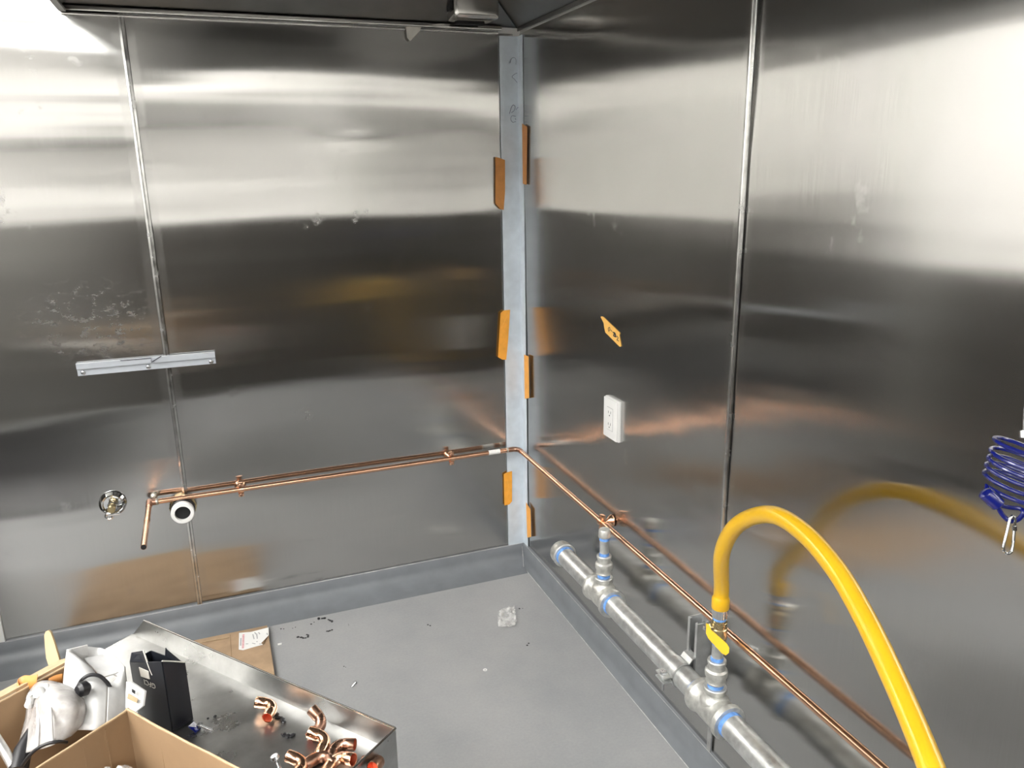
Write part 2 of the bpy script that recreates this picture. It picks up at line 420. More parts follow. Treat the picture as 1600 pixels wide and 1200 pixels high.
joint(bb, (-1.81, -.0085, .0795), (-.012, -.0085, .0795), .0011, 2)
joint(br, (-.0275, -.075, .0005), (-.0275, -2.2, .0005), .0016, 4)
joint(br, (-.0085, -.02, .0795), (-.0085, -1.35, .0890), .0009, 5)
joint(bb, (-.0165, -.0165, .070), (-.030, -.066, .002), .0012, 6, 16)

# ------------------------------------------------------------------ unseen side of the kitchen, with things added to shape the reflections
def ceiling_light(x, y, label):
    t = thing('ceiling_light', label, 'light', (x, y, H_CEIL), 'LED panels on the ceiling')
    bm = bmesh.new(); w, l = .31, .62
    for lo, hi in (((x-w, y-l, H_CEIL-.03), (x-w+.02, y+l, H_CEIL)), ((x+w-.02, y-l, H_CEIL-.03), (x+w, y+l, H_CEIL)),
                   ((x-w+.02, y-l, H_CEIL-.03), (x+w-.02, y-l+.02, H_CEIL)), ((x-w+.02, y+l-.02, H_CEIL-.03), (x+w-.02, y+l, H_CEIL))):
        box(bm, lo, hi)
    obj('frame', bm, 'white', t)
    obj('diffuser', BX((x-w+.02, y-l+.02, H_CEIL-.02), (x+w-.02, y+l-.02, H_CEIL-.012)), 'led', t, smooth=False)
for x_, y_, lb in ((-2.35, -1.7, 'LED ceiling panel left of the hood nearest the back wall'), (-2.35, -3.4, 'LED ceiling panel left of the hood front'), (-2.35, -5.0, 'LED ceiling panel between the hood and the wall behind the viewer'),
                   (-3.75, -1.2, 'LED ceiling panel by the left wall nearest the back wall'), (-3.15, -2.1, 'LED ceiling panel between the hood and the left wall'),
                   (-3.75, -4.9, 'LED ceiling panel in the far left corner of the room'), (-.80, -5.4, 'LED ceiling panel by the right wall behind the viewer')):
    ceiling_light(x_, y_, lb)  # fill and wall-wash panels are unseen, added to brighten walls, floor and trim
def added_cabinet(lo, hi, n_, axis, label, wm='wain'):
    # unseen cabinets, added to darken what the steel mirrors below eye level
    lo, hi = Vector(lo), Vector(hi)
    t = thing('low_cabinet', label, 'cabinet', ((lo.x+hi.x)/2, (lo.y+hi.y)/2, 0), 'dark low cabinets behind the viewer')
    obj('body', BX((lo.x, lo.y, .0), (hi.x, hi.y, hi.z-.03)), wm, t, smooth=False)
    obj('worktop', BX((lo.x-.01, lo.y-.01, hi.z-.03), (hi.x+.01, hi.y+.01, hi.z), bevel=.003), wm, t)
    for k in range(n_):
        if axis == 'y':
            a_, b_ = lo.x+(hi.x-lo.x)*k/n_+.006, lo.x+(hi.x-lo.x)*(k+1)/n_-.006
            d_ = obj('door', BX((a_, hi.y, .1), (b_, hi.y+.018, hi.z-.05), bevel=.002), wm, t)
            obj('handle', BX((b_-.05, hi.y+.018, hi.z-.25), (b_-.035, hi.y+.035, hi.z-.10), bevel=.003), 'strut', d_)
        else:
            a_, b_ = lo.y+(hi.y-lo.y)*k/n_+.006, lo.y+(hi.y-lo.y)*(k+1)/n_-.006
            d_ = obj('door', BX((hi.x, a_, .1), (hi.x+.018, b_, hi.z-.05), bevel=.002), wm, t)
            obj('handle', BX((hi.x+.018, b_-.05, hi.z-.25), (hi.x+.035, b_-.035, hi.z-.10), bevel=.003), 'strut', d_)
def added_cabinet2(lo, hi, n_, label):  # unseen run, added to darken the lower reflection in the right wall
    lo, hi = Vector(lo), Vector(hi)
    t = thing('low_cabinet', label, 'cabinet', ((lo.x+hi.x)/2, (lo.y+hi.y)/2, 0), 'dark low cabinets behind the viewer')
    obj('body', BX((lo.x, lo.y, .0), (hi.x, hi.y, hi.z-.03)), 'wain', t, smooth=False)
    obj('worktop', BX((lo.x-.01, lo.y-.01, hi.z-.03), (hi.x+.01, hi.y, hi.z), bevel=.003), 'wain', t)
    for k in range(n_):
        a_, b_ = lo.x+(hi.x-lo.x)*k/n_+.006, lo.x+(hi.x-lo.x)*(k+1)/n_-.006
        d_ = obj('door', BX((a_, lo.y-.018, .1), (b_, lo.y, hi.z-.05), bevel=.002), 'wain', t)
        obj('handle', BX((b_-.05, lo.y-.035, hi.z-.25), (b_-.035, lo.y-.018, hi.z-.10), bevel=.003), 'strut', d_)
added_cabinet((-1.62, -3.75, 0), (-.03, -3.05, 1.20), 3, 'y', 'dark low cabinet run standing across the room behind the viewer')
added_cabinet((-3.0, -3.75, 0), (-1.66, -3.05, 1.18), 3, 'y', 'grey low cabinet run standing left behind the viewer', 'wain_grey')
tag(obj('floor_mat', BX((-3.0, -2.9, .0), (-1.62, -1.15, .012), bevel=.004), 'black'), 'black rubber floor mat left of the work table', 'mat')  # unseen mat, added to darken the low reflection in the left sheet
added_cabinet((X_L+.05, -4.6, 0), (X_L+.75, -.8, 1.12), 5, 'x', 'dark low cabinet run along the left wall')
added_cabinet2((-3.45, -.66, 0), (-2.02, .006, 1.14), 3, 'dark low cabinet run against the back wall left of the steel')
struct(tag(obj('trim_5', BX((-3.2, Y_F, 1.70), (.008, Y_F+.35, 2.08), bevel=.005), 'soffit'), 'grey boxed duct along the wall behind the viewer', 'trim'))  # unseen duct, added to grey the bright band above eye level
# __OBJECTS__
# ------------------------------------------------------------------ exhaust hood over the corner
HX0, HX1, HY0, HY1, HZ0, HZ1 = -1.372, -.006, -2.2, -.006, 1.9715, 2.55
hood = thing('exhaust_hood', 'grey stainless exhaust hood hanging above the wall corner', 'hood', (HX0, HY1, HZ0))
SL = .30; RISE = .18
def slope(name, o0, o1, i0, i1, label=None):
    nrm = (Vector(o1)-Vector(o0)).cross(Vector(i0)-Vector(o0)).normalized()
    if nrm.z < 0: nrm = -nrm
    o = obj(name, PRISM([Vector(o0), Vector(o1), Vector(i1), Vector(i0)], nrm*.0012), 'hood', hood, smooth=False)
    if label: o['label'] = label
A0 = (HX0, HY1-.002, HZ0+.012); A1 = (HX1, HY1-.002, HZ0+.012); A2 = (HX1, HY0, HZ0+.012); A3 = (HX0, HY0, HZ0+.012)
I0 = (HX0+SL, HY1-SL, HZ0+RISE); I1 = (HX1-SL, HY1-SL, HZ0+RISE); I2 = (HX1-SL, HY0+SL, HZ0+RISE); I3 = (HX0+SL, HY0+SL, HZ0+RISE)
slope('inner_slope', A0, A1, I0, I1); slope('inner_slope', A1, A2, I1, I2); slope('inner_slope', A2, A3, I2, I3); slope('inner_slope', A3, A0, I3, I0)
obj('skirt', BX((HX0-.002, HY0, HZ0-.002), (HX0, HY1, HZ1)), 'hood', hood, smooth=False)
obj('skirt', BX((HX0, HY0-.002, HZ0-.002), (HX1, HY0, HZ1)), 'hood', hood, smooth=False)
obj('top', BX((HX0, HY0, HZ1-.002), (HX1, HY1, HZ1)), 'hood', hood, smooth=False)
# rear lip with its dark gap and the corner seam
obj('rear_lip', BX((HX0, HY1-.014, HZ0+.001), (HX1-.06, HY1-.011, HZ0+.013), bevel=.0008), 'cup', hood)
obj('rear_flange', BX((HX0, HY1-.004, HZ0-.009), (HX1-.07, HY1+.002, HZ0-.002), bevel=.0008), 'cup', hood)
obj('rear_gap', BX((HX0+.002, HY1-.0105, HZ0+.001), (HX1-.06, HY1-.004, HZ0+.010)), 'slot', hood, smooth=False)
obj('side_lip', BX((HX1-.004, HY0, HZ0), (HX1, HY1-.01, HZ0+.012), bevel=.0008), 'hood', hood)
obj('end_lip', BX((HX0-.002, HY0, HZ0-.004), (HX0+.016, HY1-.015, HZ0+.004), bevel=.001), 'hood', hood)
obj('corner_seam', TUBE([Vector(A1)+Vector((-.003, -.003, -.0005)), Vector(I1)+Vector((0, 0, -.001))], .0012, 6), 'slot', hood)
for k in range(3):
    x0 = HX0+SL+.01+k*.25
    f = obj('filter', BX((x0, HY0+SL+.02, HZ0+RISE+.03), (x0+.24, HY1-SL-.02, HZ0+RISE+.07)), 'hood', hood, smooth=False)
    for j in range(6):
        obj('baffle', BX((x0+.015+j*.037, HY0+SL+.03, HZ0+RISE+.022), (x0+.035+j*.037, HY1-SL-.03, HZ0+RISE+.03)), 'cup', f, smooth=False)

# grease cup under the rear slope
c = thing('grease_cup', 'small rounded stainless grease cup hanging under the hood', 'grease cup', (-.187, -.08, 1.985))
bm = bmesh.new(); box(bm, (-.262, -.130, 1.986), (-.113, -.030, 2.060), bevel=.014)
obj('cup', bm, 'cup', c, angle=60)
obj('rim', BX((-.268, -.137, 2.056), (-.107, -.024, 2.061), bevel=.002), 'cup', c)
obj('bracket', BX((-.270, -.110, 2.010), (-.2625, -.070, 2.064), bevel=.001), 'slot', c)
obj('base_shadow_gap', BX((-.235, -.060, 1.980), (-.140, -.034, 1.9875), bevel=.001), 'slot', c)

# torn film under the hood lip
pts = [B(634, 41, .013), B(658, 42, .013), B(656, 48, .015), B(641, 64, .017), B(636, 59, .016)]
tag(obj('film_scrap', PRISM(pts, (0, -.0006, 0)), 'torn', smooth=False), 'small pale scrap of torn film stuck under the hood lip', 'film')

# ------------------------------------------------------------------ tape strips
def tape(px, fn, off, label, material, group='orange tape strips on the corner angle', crease=True):
    out = (0, -.0005, 0) if fn is B else (-.0005, 0, 0)
    n = len(px); P3 = []
    cx = sum(p_[0] for p_ in px)/n; cy = sum(p_[1] for p_ in px)/n
    P3 = [fn(x, y, off) for x, y in px]
    o = obj('tape_strip', PRISM(P3, out), material, smooth=False)
    return tag(o, label, 'tape', group)
tape([(774, 245), (781, 247), (789, 250), (789, 300), (787, 328), (782, 327), (774, 318)], B, .0078, 'dark orange tape strip high on the left edge of the corner angle', 'tape_dull')
t2 = tape([(782, 489), (787, 485), (797, 484), (794, 530), (791, 562), (785, 562), (778, 558)], B, .0078, 'bright orange tape strip at mid height, left edge of the corner angle', 'tape')
t3 = tape([(787, 741), (792, 738), (800, 736), (800, 783), (796, 788), (788, 790)], B, .0078, 'bright orange tape strip below the copper pipe, left edge of the corner angle', 'tape')
tape([(816, 193), (824, 198), (823, 289), (817, 287)], W, .0078, 'narrow dark orange tape strip high on the right edge of the corner angle', 'tape_dull')
tape([(819, 554), (826, 557), (827, 622), (820, 623)], W, .0078, 'narrow orange tape strip at mid height, right edge of the corner angle', 'tape')
tape([(822, 785), (829, 796), (830, 839), (824, 840)], W, .0078, 'narrow orange tape strip lowest on the right edge of the corner angle', 'tape')
for t_, line in ((t2, [(783, 513), (788, 503), (793, 492)]), (t3, [(792, 778), (795, 765), (793, 750)])):
    o = obj('crease', TUBE([B(x, y, .0085) for x, y in line], .0005, 6), 'sticker', t_)

ST_OFF = max(ripple(.63+.013*k, 1.0+.006*j, 9.4) for k in range(11) for j in range(22))+.0004
st = tape([(938.5, 495), (941, 494.3), (944, 496), (969, 520), (968, 524), (971, 541), (968.5, 542), (946, 519.5), (944, 511), (943.5, 505)], W, ST_OFF,
          'torn orange sticker with black scribbles stuck above the outlet', 'sticker', None)
st.name = 'sticker'; st['category'] = 'sticker'
scribble(st, [(951, 517), (950.5, 513), (952.5, 511.5), (953, 515), (951, 518)], W, ST_OFF+.0007, .0010, 'ink', 'ink_mark')
scribble(st, [(954, 515.5), (956.5, 518)], W, ST_OFF+.0007, .0009, 'ink', 'ink_mark')
scribble(st, [(958, 519), (960, 521), (959, 524), (961, 526), (962, 523), (960, 519.5), (963, 527)], W, ST_OFF+.0007, .0018, 'ink', 'ink_mark')
scribble(st, [(964, 525), (966, 528), (964, 531), (967, 533)], W, ST_OFF+.0007, .0011, 'ink', 'ink_mark')

# ------------------------------------------------------------------ rail on the back wall
rail = thing('mounting_rail', 'pale grey metal mounting rail screwed across the seam of the steel', 'rail', (-1.276, -.004, .95))
bm = bmesh.new()
zc = .951
prof = [(-.020, .004), (-.020, .0075), (-.001, .0085), (.002, .0150), (.020, .0165), (.020, .004)]
a = [bm.verts.new((-1.477, -y, zc-.0165+.001*0+z*1.0)) for z, y in prof]
b = [bm.verts.new((-1.076, -y, zc-.0005-.0005+z*1.0)) for z, y in prof]
for v in a: v.co.z += .0165
n = len(prof)
for k in range(n): bm.faces.new((a[k], a[(k+1) % n], b[(k+1) % n], b[k]))
bm.faces.new(a); bm.faces.new(b[::-1])
obj('rail', bm, 'rail', rail, angle=15)
for px, py in ((130, 582), (232, 573), (330, 565)):
    c0 = B(px, py, .0075)
    s = obj('screw', LATHE(c0, (0, -1, 0), [(0, .0065), (.001, .0075), (.003, .0065), (.0045, .004), (.0048, 0)], 16), 'zinc', rail)
    obj('screw_slot', BX(c0+Vector((-.003, -.0052, -.0007)), c0+Vector((.003, -.0040, .0007))), 'slot', s, smooth=False)
scr = catmull([B(188, 563, .0158), B(200, 562, .0158)], 3)
o = obj('pen_line', TUBE([B(188, 563.5, .0168), B(236, 559.5, .0168), B(236.6, 566, .0168), B(252, 556.5, .0168)], .0013, 6), 'ink', rail)

# ------------------------------------------------------------------ chrome rosette and drain stub
c = thing('chrome_rosette', 'round chrome wall rosette with a short threaded stub', 'wall rosette', (-1.439, -.004, .495))
o0 = Vector((-1.439, -.003, .497))
obj('flange', LATHE(o0, (0, -1, 0), [(0, .040), (.002, .0405), (.006, .037), (.010, .033), (.009, .030), (.004, .027), (.003, .012)], 36), 'chrome', c)
obj('stub', LATHE(o0, (0, -1, 0), [(0, .011), (.030, .011), (.030, .0085), (.034, .0085), (.034, .012), (.050, .012), (.052, .010), (.056, .010), (.056, 0)], 24), 'brass', c)
obj('nut', LATHE(o0+Vector((0, -.020, 0)), (0, -1, 0), [(0, .0), (0, .015), (.008, .015), (.008, 0)], 6), 'chrome', c, angle=20)
tp = o0+Vector((-.012, -.030, -.030))
obj('loop', TUBE([tp+Vector((.010*math.cos(t*.4488), 0, .010*math.sin(t*.4488))) for t in range(14)], .0035, 8, closed=True), 'chrome', c)
obj('wing', BX(o0+Vector((-.014, -.040, -.026)), o0+Vector((.022, -.034, -.018)), bevel=.002), 'chrome', c)

c = thing('drain_stub', 'white-rimmed black drain outlet poking from the wall under the copper pipe', 'drain', (-1.228, -.004, .448))
o0 = Vector((-1.232, .0, .452))
obj('lock_nut', LATHE(o0, (0, -1, 0), [(0, .043), (.012, .043), (.014, .040), (.024, .040), (.026, .034), (.026, 0)], 12), 'brass', c, angle=20)
obj('sleeve', LATHE(o0, (0, -1, 0), [(.024, .0385), (.042, .0385), (.044, .036), (.056, .036), (.056, 0)], 32), 'black', c)
obj('rim', LATHE(o0, (0, -1, 0), [(.050, .0365), (.066, .0365), (.069, .034), (.069, .0245), (.050, .0240), (.050, .0365)], 36), 'white', c)
obj('bore', LATHE(o0, (0, -1, 0), [(.057, .0242), (.0575, 0)], 32), 'slot', c)

# ------------------------------------------------------------------ copper water line
RC = .0086; ZC = .4935; YB = -.0346; XR = -.036
cl = thing('copper_pipe', 'copper water pipe running around the corner along both walls', 'pipe', (-1.33, YB, ZC))
XL = -1.329
obj('pipe', TUBE([(XL+.012, YB, ZC), (-.060, YB, ZC)], RC, 20), 'copper', cl)
obj('pipe', TUBE([(XR, -.062, ZC), (XR, -2.99, ZC-.009)], RC, 20), 'copper', cl)
arc = [(XR-.024+.024*math.sin(t*math.pi/16), YB-.024+.024*math.cos(t*math.pi/16), ZC) for t in range(9)]
bm = TUBE([(XR-.036, YB, ZC)]+[(a_[0], a_[1]+.0, a_[2]) for a_ in arc]+[(XR, YB-.036, ZC)], RC*1.12, 20)
obj('elbow', bm, 'copper_dull', cl)
obj('solder_ring', LATHE((XR-.040, YB, ZC), (-1, 0, 0), [(0, RC*1.13), (.002, RC*1.2), (.006, RC*1.13), (.007, RC)], 20), 'solder', cl)
obj('print_band', LATHE((-.155, YB, ZC), (1, 0, 0), [(0, RC), (0, RC+.0004), (.045, RC+.0004), (.045, RC)], 20), 'paper', cl)
# left end: tee with the stub that comes out into the room
obj('tee', TUBE([(XL-.006, YB, ZC), (XL+.022, YB, ZC)], RC*1.16, 20), 'copper_dull', cl)
obj('tee_branch', TUBE([(XL, YB+.010, ZC+.001), (XL, YB-.028, ZC-.001)], RC*1.16, 20), 'copper_dull', cl)
obj('solder_ring', LATHE((XL+.020, YB, ZC), (1, 0, 0), [(0, RC*1.17), (.002, RC*1.25), (.006, RC*1.15), (.008, RC)], 20), 'solder', cl)
stub_end = Vector((XL+.002, YB-.335, ZC-.002))
st0 = Vector((XL, YB-.02, ZC))
obj('stub', TUBE([st0, stub_end], RC, 20), 'copper', cl)
obj('stub_coupling', TUBE([st0.lerp(stub_end, .36), st0.lerp(stub_end, .40), st0.lerp(stub_end, .44)], RC*1.10, 20), 'copper_bright', cl)
obj('stub_opening', LATHE(stub_end+Vector((0, -.0006, 0)), (0, -1, 0), [(0, RC*.9), (.0004, 0)], 20), 'slot', cl)
obj('wall_plug', LATHE((XL+.012, .0, ZC+.006), (0, -1, 0), [(0, .012), (.008, .011), (.010, .007), (.022, .007), (.022, 0)], 12), 'solder', cl)

def hanger(pos, out, along, label):
    """split-ring hanger: wall cup, rod, ring in two halves and two screws"""
    pos = Vector(pos); out = Vector(out); along = Vector(along); up = Vector((0, 0, 1))
    h = thing('pipe_hanger', label, 'pipe hanger', pos-out*.034, 'copper split-ring hangers on the water pipe')
    wall = pos-out*.0335
    obj('wall_cup', LATHE(wall, out, [(0, .0185), (.002, .019), (.008, .016), (.015, .010), (.018, .0075), (.024, .0075), (.024, 0)], 24), 'copper_bright', h)
    ring = bmesh.new()
    lathe(ring, pos-along*.006, along, [(0, RC+.0005), (0, RC+.0048), (.015, RC+.0048), (.015, RC+.0005), (0, RC+.0005)], 24)
    rg = obj('ring', ring, 'copper_bright', h)
    for sgn in (1, -1):
        lug = pos+up*sgn*(RC+.009)
        bm_ = bmesh.new()
        mt = Matrix((along, out, up)).transposed().to_4x4(); mt.translation = lug
        box(bm_, (-.009, -.0065, -.007), (.009, .0065, .007), mt, bevel=.002)
        l_ = obj('lug', bm_, 'copper_bright', rg)
        bm_ = lathe(bmesh.new(), lug+out*.004, out, [(0, 0), (0, .0055), (.005, .0052), (.0065, .003), (.0065, 0)], 12)
        obj('screw', bm_, 'copper_dull', h)
hanger((-1.045, YB, ZC), (0, -1, 0), (1, 0, 0), 'left copper split-ring hanger on the back-wall pipe')
hanger((-.301, YB, ZC), (0, -1, 0), (1, 0, 0), 'copper split-ring hanger on the back-wall pipe near the corner')
hanger((XR, -.735, ZC-.002), (-1, 0, 0), (0, 1, 0), 'copper split-ring hanger on the right-wall pipe below the outlet')

# ------------------------------------------------------------------ wall outlet
ot = thing('wall_outlet', 'white duplex outlet with a plain cover plate on the right wall', 'outlet', (-.003, -.728, .813))
mt = Matrix.Translation((0, 0, 0))
yc, zc = -.7275, .8145; w2, h2 = .0405, .0600
obj('cover_plate', BX((-.0125, yc-w2, zc-h2), (.000, yc+w2, zc+h2), bevel=.0022), 'white', ot)
obj('back_plate', BX((-.006, yc-w2-.0015, zc-h2-.0015), (.002, yc+w2+.0015, zc+h2+.0015), bevel=.001), 'white', ot)
ins = obj('receptacle', BX((-.0140, yc-.0165, zc-.0335), (-.011, yc+.0165, zc+.0335), bevel=.001), 'white', ot)
for dz in (.018, -.018):
    obj('slot', BX((-.0144, yc-.0075, zc+dz-.001), (-.0136, yc-.0060, zc+dz+.007)), 'slot', ins, smooth=False)
    obj('slot', BX((-.0144, yc+.0060, zc+dz-.001), (-.0136, yc+.0075, zc+dz+.006)), 'slot', ins, smooth=False)
    obj('slot', LATHE((-.0137, yc, zc+dz-.007), (-1, 0, 0), [(0, .0022), (.0007, .0022), (.0007, 0)], 10), 'slot', ins)
obj('gap_line', BX((-.0127, yc-.0180, zc-.035), (-.0120, yc+.0180, zc+.035)), 'print', ot, smooth=False)

# ------------------------------------------------------------------ galvanised gas manifold
GX = -.080; GZ = .305; RG = .0302
gm = thing('gas_manifold', 'thick galvanised gas pipe with two tees, risers and a yellow lever valve', 'gas pipe', (GX, -1.4, GZ))
gz = lambda y: GZ+.010*min(1.0, max(0, (-y-.54)/.65))
ax = Vector((0, -1, 0))
T1, T2 = -.834, -1.388
def gp(y): return Vector((GX, y, gz(y)))
obj('pipe', TUBE([gp(-.545), gp(T1+.05)], RG, 32), 'galv', gm)
obj('pipe', TUBE([gp(T1-.05), gp(T2+.05)], RG, 32), 'galv', gm)
obj('pipe', TUBE([gp(T2-.05), gp(-2.99)], RG, 32), 'galv', gm)
obj('end_cap', LATHE(gp(-.512), ax, [(0, 0), (.001, .020), (.005, .031), (.012, .0365), (.022, .0385), (.040, .0385), (.043, .0400), (.050, .0400), (.052, .0375), (.052, RG)], 36), 'galv_dark', gm)
def seal(o_, d_, r, ln, name='sealant_band'): obj(name, LATHE(o_, d_, [(0, r-.002), (0, r+.0012), (ln*.6, r+.0010), (ln, r+.0002), (ln, r-.002)], 32), 'sealant', gm)
seal(gp(-.563), ax, RG, .012)
up = Vector((0, 0, 1))
def tee(y):
    o_ = gp(y)
    t_ = obj('tee', LATHE(o_+Vector((0, .060, 0)), ax, [(0, RG), (0, .0415), (.004, .0430), (.013, .0430), (.017, .0395), (.030, .0375), (.090, .0375), (.103, .0395), (.107, .0430), (.116, .0430), (.120, .0415), (.120, RG)], 40), 'galv_dark', gm)
    obj('tee_neck', LATHE(o_, up, [(0, .034), (.026, .034), (.032, .030), (.038, .0245), (.044, .0232), (.048, .0255), (.050, .0265), (.058, .0265), (.060, .0250), (.060, .0)], 32), 'galv_dark', t_)
    for sgn in (1, -1):
        seal(o_+Vector((0, sgn*.060, 0)), Vector((0, sgn, 0)), RG, .011)
    return o_
RN = .0134
def riser(o_, top_nipple):
    z0 = o_.z+.060
    b_ = Vector((o_.x, o_.y, z0))
    obj('nipple', TUBE([b_-up*.012, b_+up*.030], .0168, 24), 'galv', gm)
    seal(b_, up, .0172, .010)
    obj('coupling', LATHE(b_+up*.012, up, [(0, .0172), (0, .0225), (.003, .0235), (.006, .0220), (.012, .0225), (.018, .0255), (.026, .0262), (.032, .0250), (.036, .0205), (.044, .0190), (.050, .0215), (.056, .0215), (.058, .0200), (.058, RN)], 32), 'galv_dark', gm)
    seal(b_+up*.070, up, RN, .008)
    obj('nipple', TUBE([b_+up*.060, b_+up*top_nipple], RN, 24), 'galv', gm)
    return b_
t1 = tee(T1); b1 = riser(t1, .140)
seal(b1+up*.118, up, RN, .010)
obj('riser_cap', LATHE(b1+up*.128, up, [(0, RN), (0, .0175), (.003, .0185), (.007, .0175), (.020, .0172), (.024, .0150), (.025, 0)], 28), 'galv_dark', gm)
t2_ = tee(T2); b2 = riser(t2_, .125)
# ball valve
vz = b2+up*.110
seal(vz+up*.002, up, RN, .006)
valve = obj('valve', LATHE(vz, up, [(.006, RN), (.006, .0165), (.016, .0165), (.018, .0185), (.030, .0190), (.042, .0185), (.044, .0165), (.046, .0180), (.058, .0180), (.059, .0165), (.064, .0165), (.064, RN)], 24), 'brass', gm)
vc = vz+up*.044
fwd = Vector((-.80, -.60, 0)).normalized(); side = Vector((-.62, .78, 0)).normalized()
stem = vc+Vector((-.0, 0, 0))
obj('valve_stem', LATHE(vc, (-.95, .25, .0), [(0, .010), (.022, .010), (.024, .008), (.030, .008), (.030, 0)], 16), 'brass', valve)
nutp = vc+Vector((-.95, .25, 0)).normalized()*.026
obj('valve_nut', LATHE(nutp, (-.95, .25, 0), [(0, 0), (0, .0085), (.007, .0085), (.007, .004), (.011, .004), (.011, 0)], 6), 'zinc', valve, angle=20)
# lever: from the stem along the wall, dropping a little
l0 = vc+Vector((-.030, .008, -.004)); l1 = vc+Vector((-.036, .004, -.030)); l2 = vc+Vector((-.046, -.070, -.066))
d01 = Vector((-.25, .95, .25)).normalized()
def strap(pts, width_dir, w_, th_dir, th, round_end=True):
    bm_ = bmesh.new(); rows = []
    for i, p_ in enumerate(pts):
        wd = w_[i] if isinstance(w_, (list, tuple)) else w_
        rows.append([bm_.verts.new(p_+width_dir*wd+th_dir*th), bm_.verts.new(p_-width_dir*wd+th_dir*th), bm_.verts.new(p_-width_dir*wd-th_dir*th), bm_.verts.new(p_+width_dir*wd-th_dir*th)])
    for i in range(len(rows)-1):
        for k in range(4): bm_.faces.new((rows[i][k], rows[i][(k+1) % 4], rows[i+1][(k+1) % 4], rows[i+1][k]))
    bm_.faces.new(rows[0]); bm_.faces.new(rows[-1][::-1]); return bm_
lv = [(1104, 974), (1108, 976), (1111, 984), (1136, 1006), (1139.5, 1012), (1139, 1020), (1134, 1024), (1128, 1021), (1107, 998), (1103.5, 990)]
lev = obj('valve_lever', PRISM([D(x, y, 1.672-.0006*(x-1104)) for x, y in lv], FW*.003), 'lever', valve, smooth=False)
obj('hose_nut', LATHE(vz+up*.070, up, [(0, RN), (0, .0168), (.010, .0168), (.010, .0185), (.030, .0185), (.030, .0165), (.034, .0165), (.034, 0)], 6*4), 'chrome', gm)
seal(vz+up*.063, up, .0140, .008)

# ------------------------------------------------------------------ strut channel and pipe clamp
sy0, sy1 = -1.262, -1.221
sz0, sz1 = .235, .452
sc = thing('strut_channel', 'short upright steel strut channel fixed to the wall behind the gas pipe', 'strut channel', (-.003, (sy0+sy1)/2, sz0))
bm = bmesh.new()
pf = [(-.002, sy0), (-.046, sy0), (-.046, sy0+.009), (-.040, sy0+.009), (-.040, sy0+.0065), (-.0435, sy0+.0065), (-.0435, sy0+.0025), (-.0045, sy0+.0025),
      (-.0045, sy1-.0025), (-.0435, sy1-.0025), (-.0435, sy1-.0065), (-.040, sy1-.0065), (-.040, sy1-.009), (-.046, sy1-.009), (-.046, sy1), (-.002, sy1)]
prism(bm, [Vector((x-.002, y, sz0)) for x, y in pf], (0, 0, sz1-sz0))
obj('channel', bm, 'strut', sc, smooth=False)
obj('bolt', LATHE((-.006, -1.2415, sz1-.022), (-1, 0, 0), [(0, 0), (0, .010), (.006, .010), (.006, .0055), (.012, .0055), (.012, 0)], 12), 'chrome', sc, angle=20)
pc = thing('pipe_clamp', 'galvanised strap clamp bolted around the gas pipe at the strut channel', 'pipe clamp', (GX, -1.2415, GZ))
ym = -1.2415; gzc = gz(ym)
def clamp_half(a0, a1, tail):
    pts = []
    n_ = 18
    if tail == 'up': pts += [Vector((-.040, ym, gzc+.044)), Vector((-.056, ym, gzc+.040))]
    if tail == 'down': pts += [Vector((-.040, ym, gzc-.044)), Vector((-.056, ym, gzc-.040))]
    for k in range(n_+1):
        t = a0+(a1-a0)*k/n_
        pts.append(Vector((GX+math.cos(t)*(RG+.0028), ym, gzc+math.sin(t)*(RG+.0028))))
    e_ = pts[-1]
    pts += [Vector((GX-RG-.008, ym, gzc+(.007 if tail == 'up' else -.007))), Vector((GX-RG-.026, ym, gzc+(.0065 if tail == 'up' else -.0065)))]
    bm_ = bmesh.new(); rows = []
    for i, p_ in enumerate(pts):
        t_ = (pts[min(i+1, len(pts)-1)]-pts[max(i-1, 0)]).normalized(); nr = Vector((t_.z, 0, -t_.x))
        rows.append([bm_.verts.new(p_+Vector((0, s_*.0195, 0))+nr*q*.0018) for s_, q in ((1, 1), (-1, 1), (-1, -1), (1, -1))])
    for i in range(len(rows)-1):
        for k in range(4): bm_.faces.new((rows[i][k], rows[i][(k+1) % 4], rows[i+1][(k+1) % 4], rows[i+1][k]))
    bm_.faces.new(rows[0]); bm_.faces.new(rows[-1][::-1])
    return bm_
obj('strap_half', clamp_half(math.radians(62), math.radians(172), 'up'), 'galv', pc)
obj('strap_half', clamp_half(math.radians(-62), math.radians(-172), 'down'), 'galv', pc)
bx = GX-RG-.016
bt = obj('bolt', LATHE((bx, ym, gzc+.009), (0, 0, -1), [(-.006, 0), (-.006, .0075), (0, .0085), (0, .0032), (.048, .0032), (.048, 0)], 16), 'zinc', pc)
obj('nut', LATHE((bx, ym, gzc-.008), (0, 0, -1), [(0, 0), (0, .0075), (.006, .0075), (.006, 0)], 6), 'zinc', bt, angle=20)

# ------------------------------------------------------------------ yellow gas hose
htop = vz+up*.100
hs = thing('gas_hose', 'thick yellow coated gas hose arching up from the valve and down', 'hose', htop)
RH = .0168
path = catmull([htop+up*.002, htop+up*.045, D(1128, 866, 1.665), D(1145, 828, 1.60), D(1175, 808, 1.53), D(1214, 806, 1.44), D(1260, 836, 1.35),
                D(1308, 892, 1.26), D(1352, 967, 1.18), D(1392, 1050, 1.11), D(1428, 1132, 1.04), D(1462, 1218, .975), D(1500, 1330, .92)], 10)
obj('tube', TUBE(path, RH, 28), 'hose', hs)
obj('collar', LATHE(htop-up*.008, up, [(0, .0165), (0, .0190), (.004, .0198), (.022, .0198), (.026, .0185), (.030, RH)], 32), 'hose', hs)

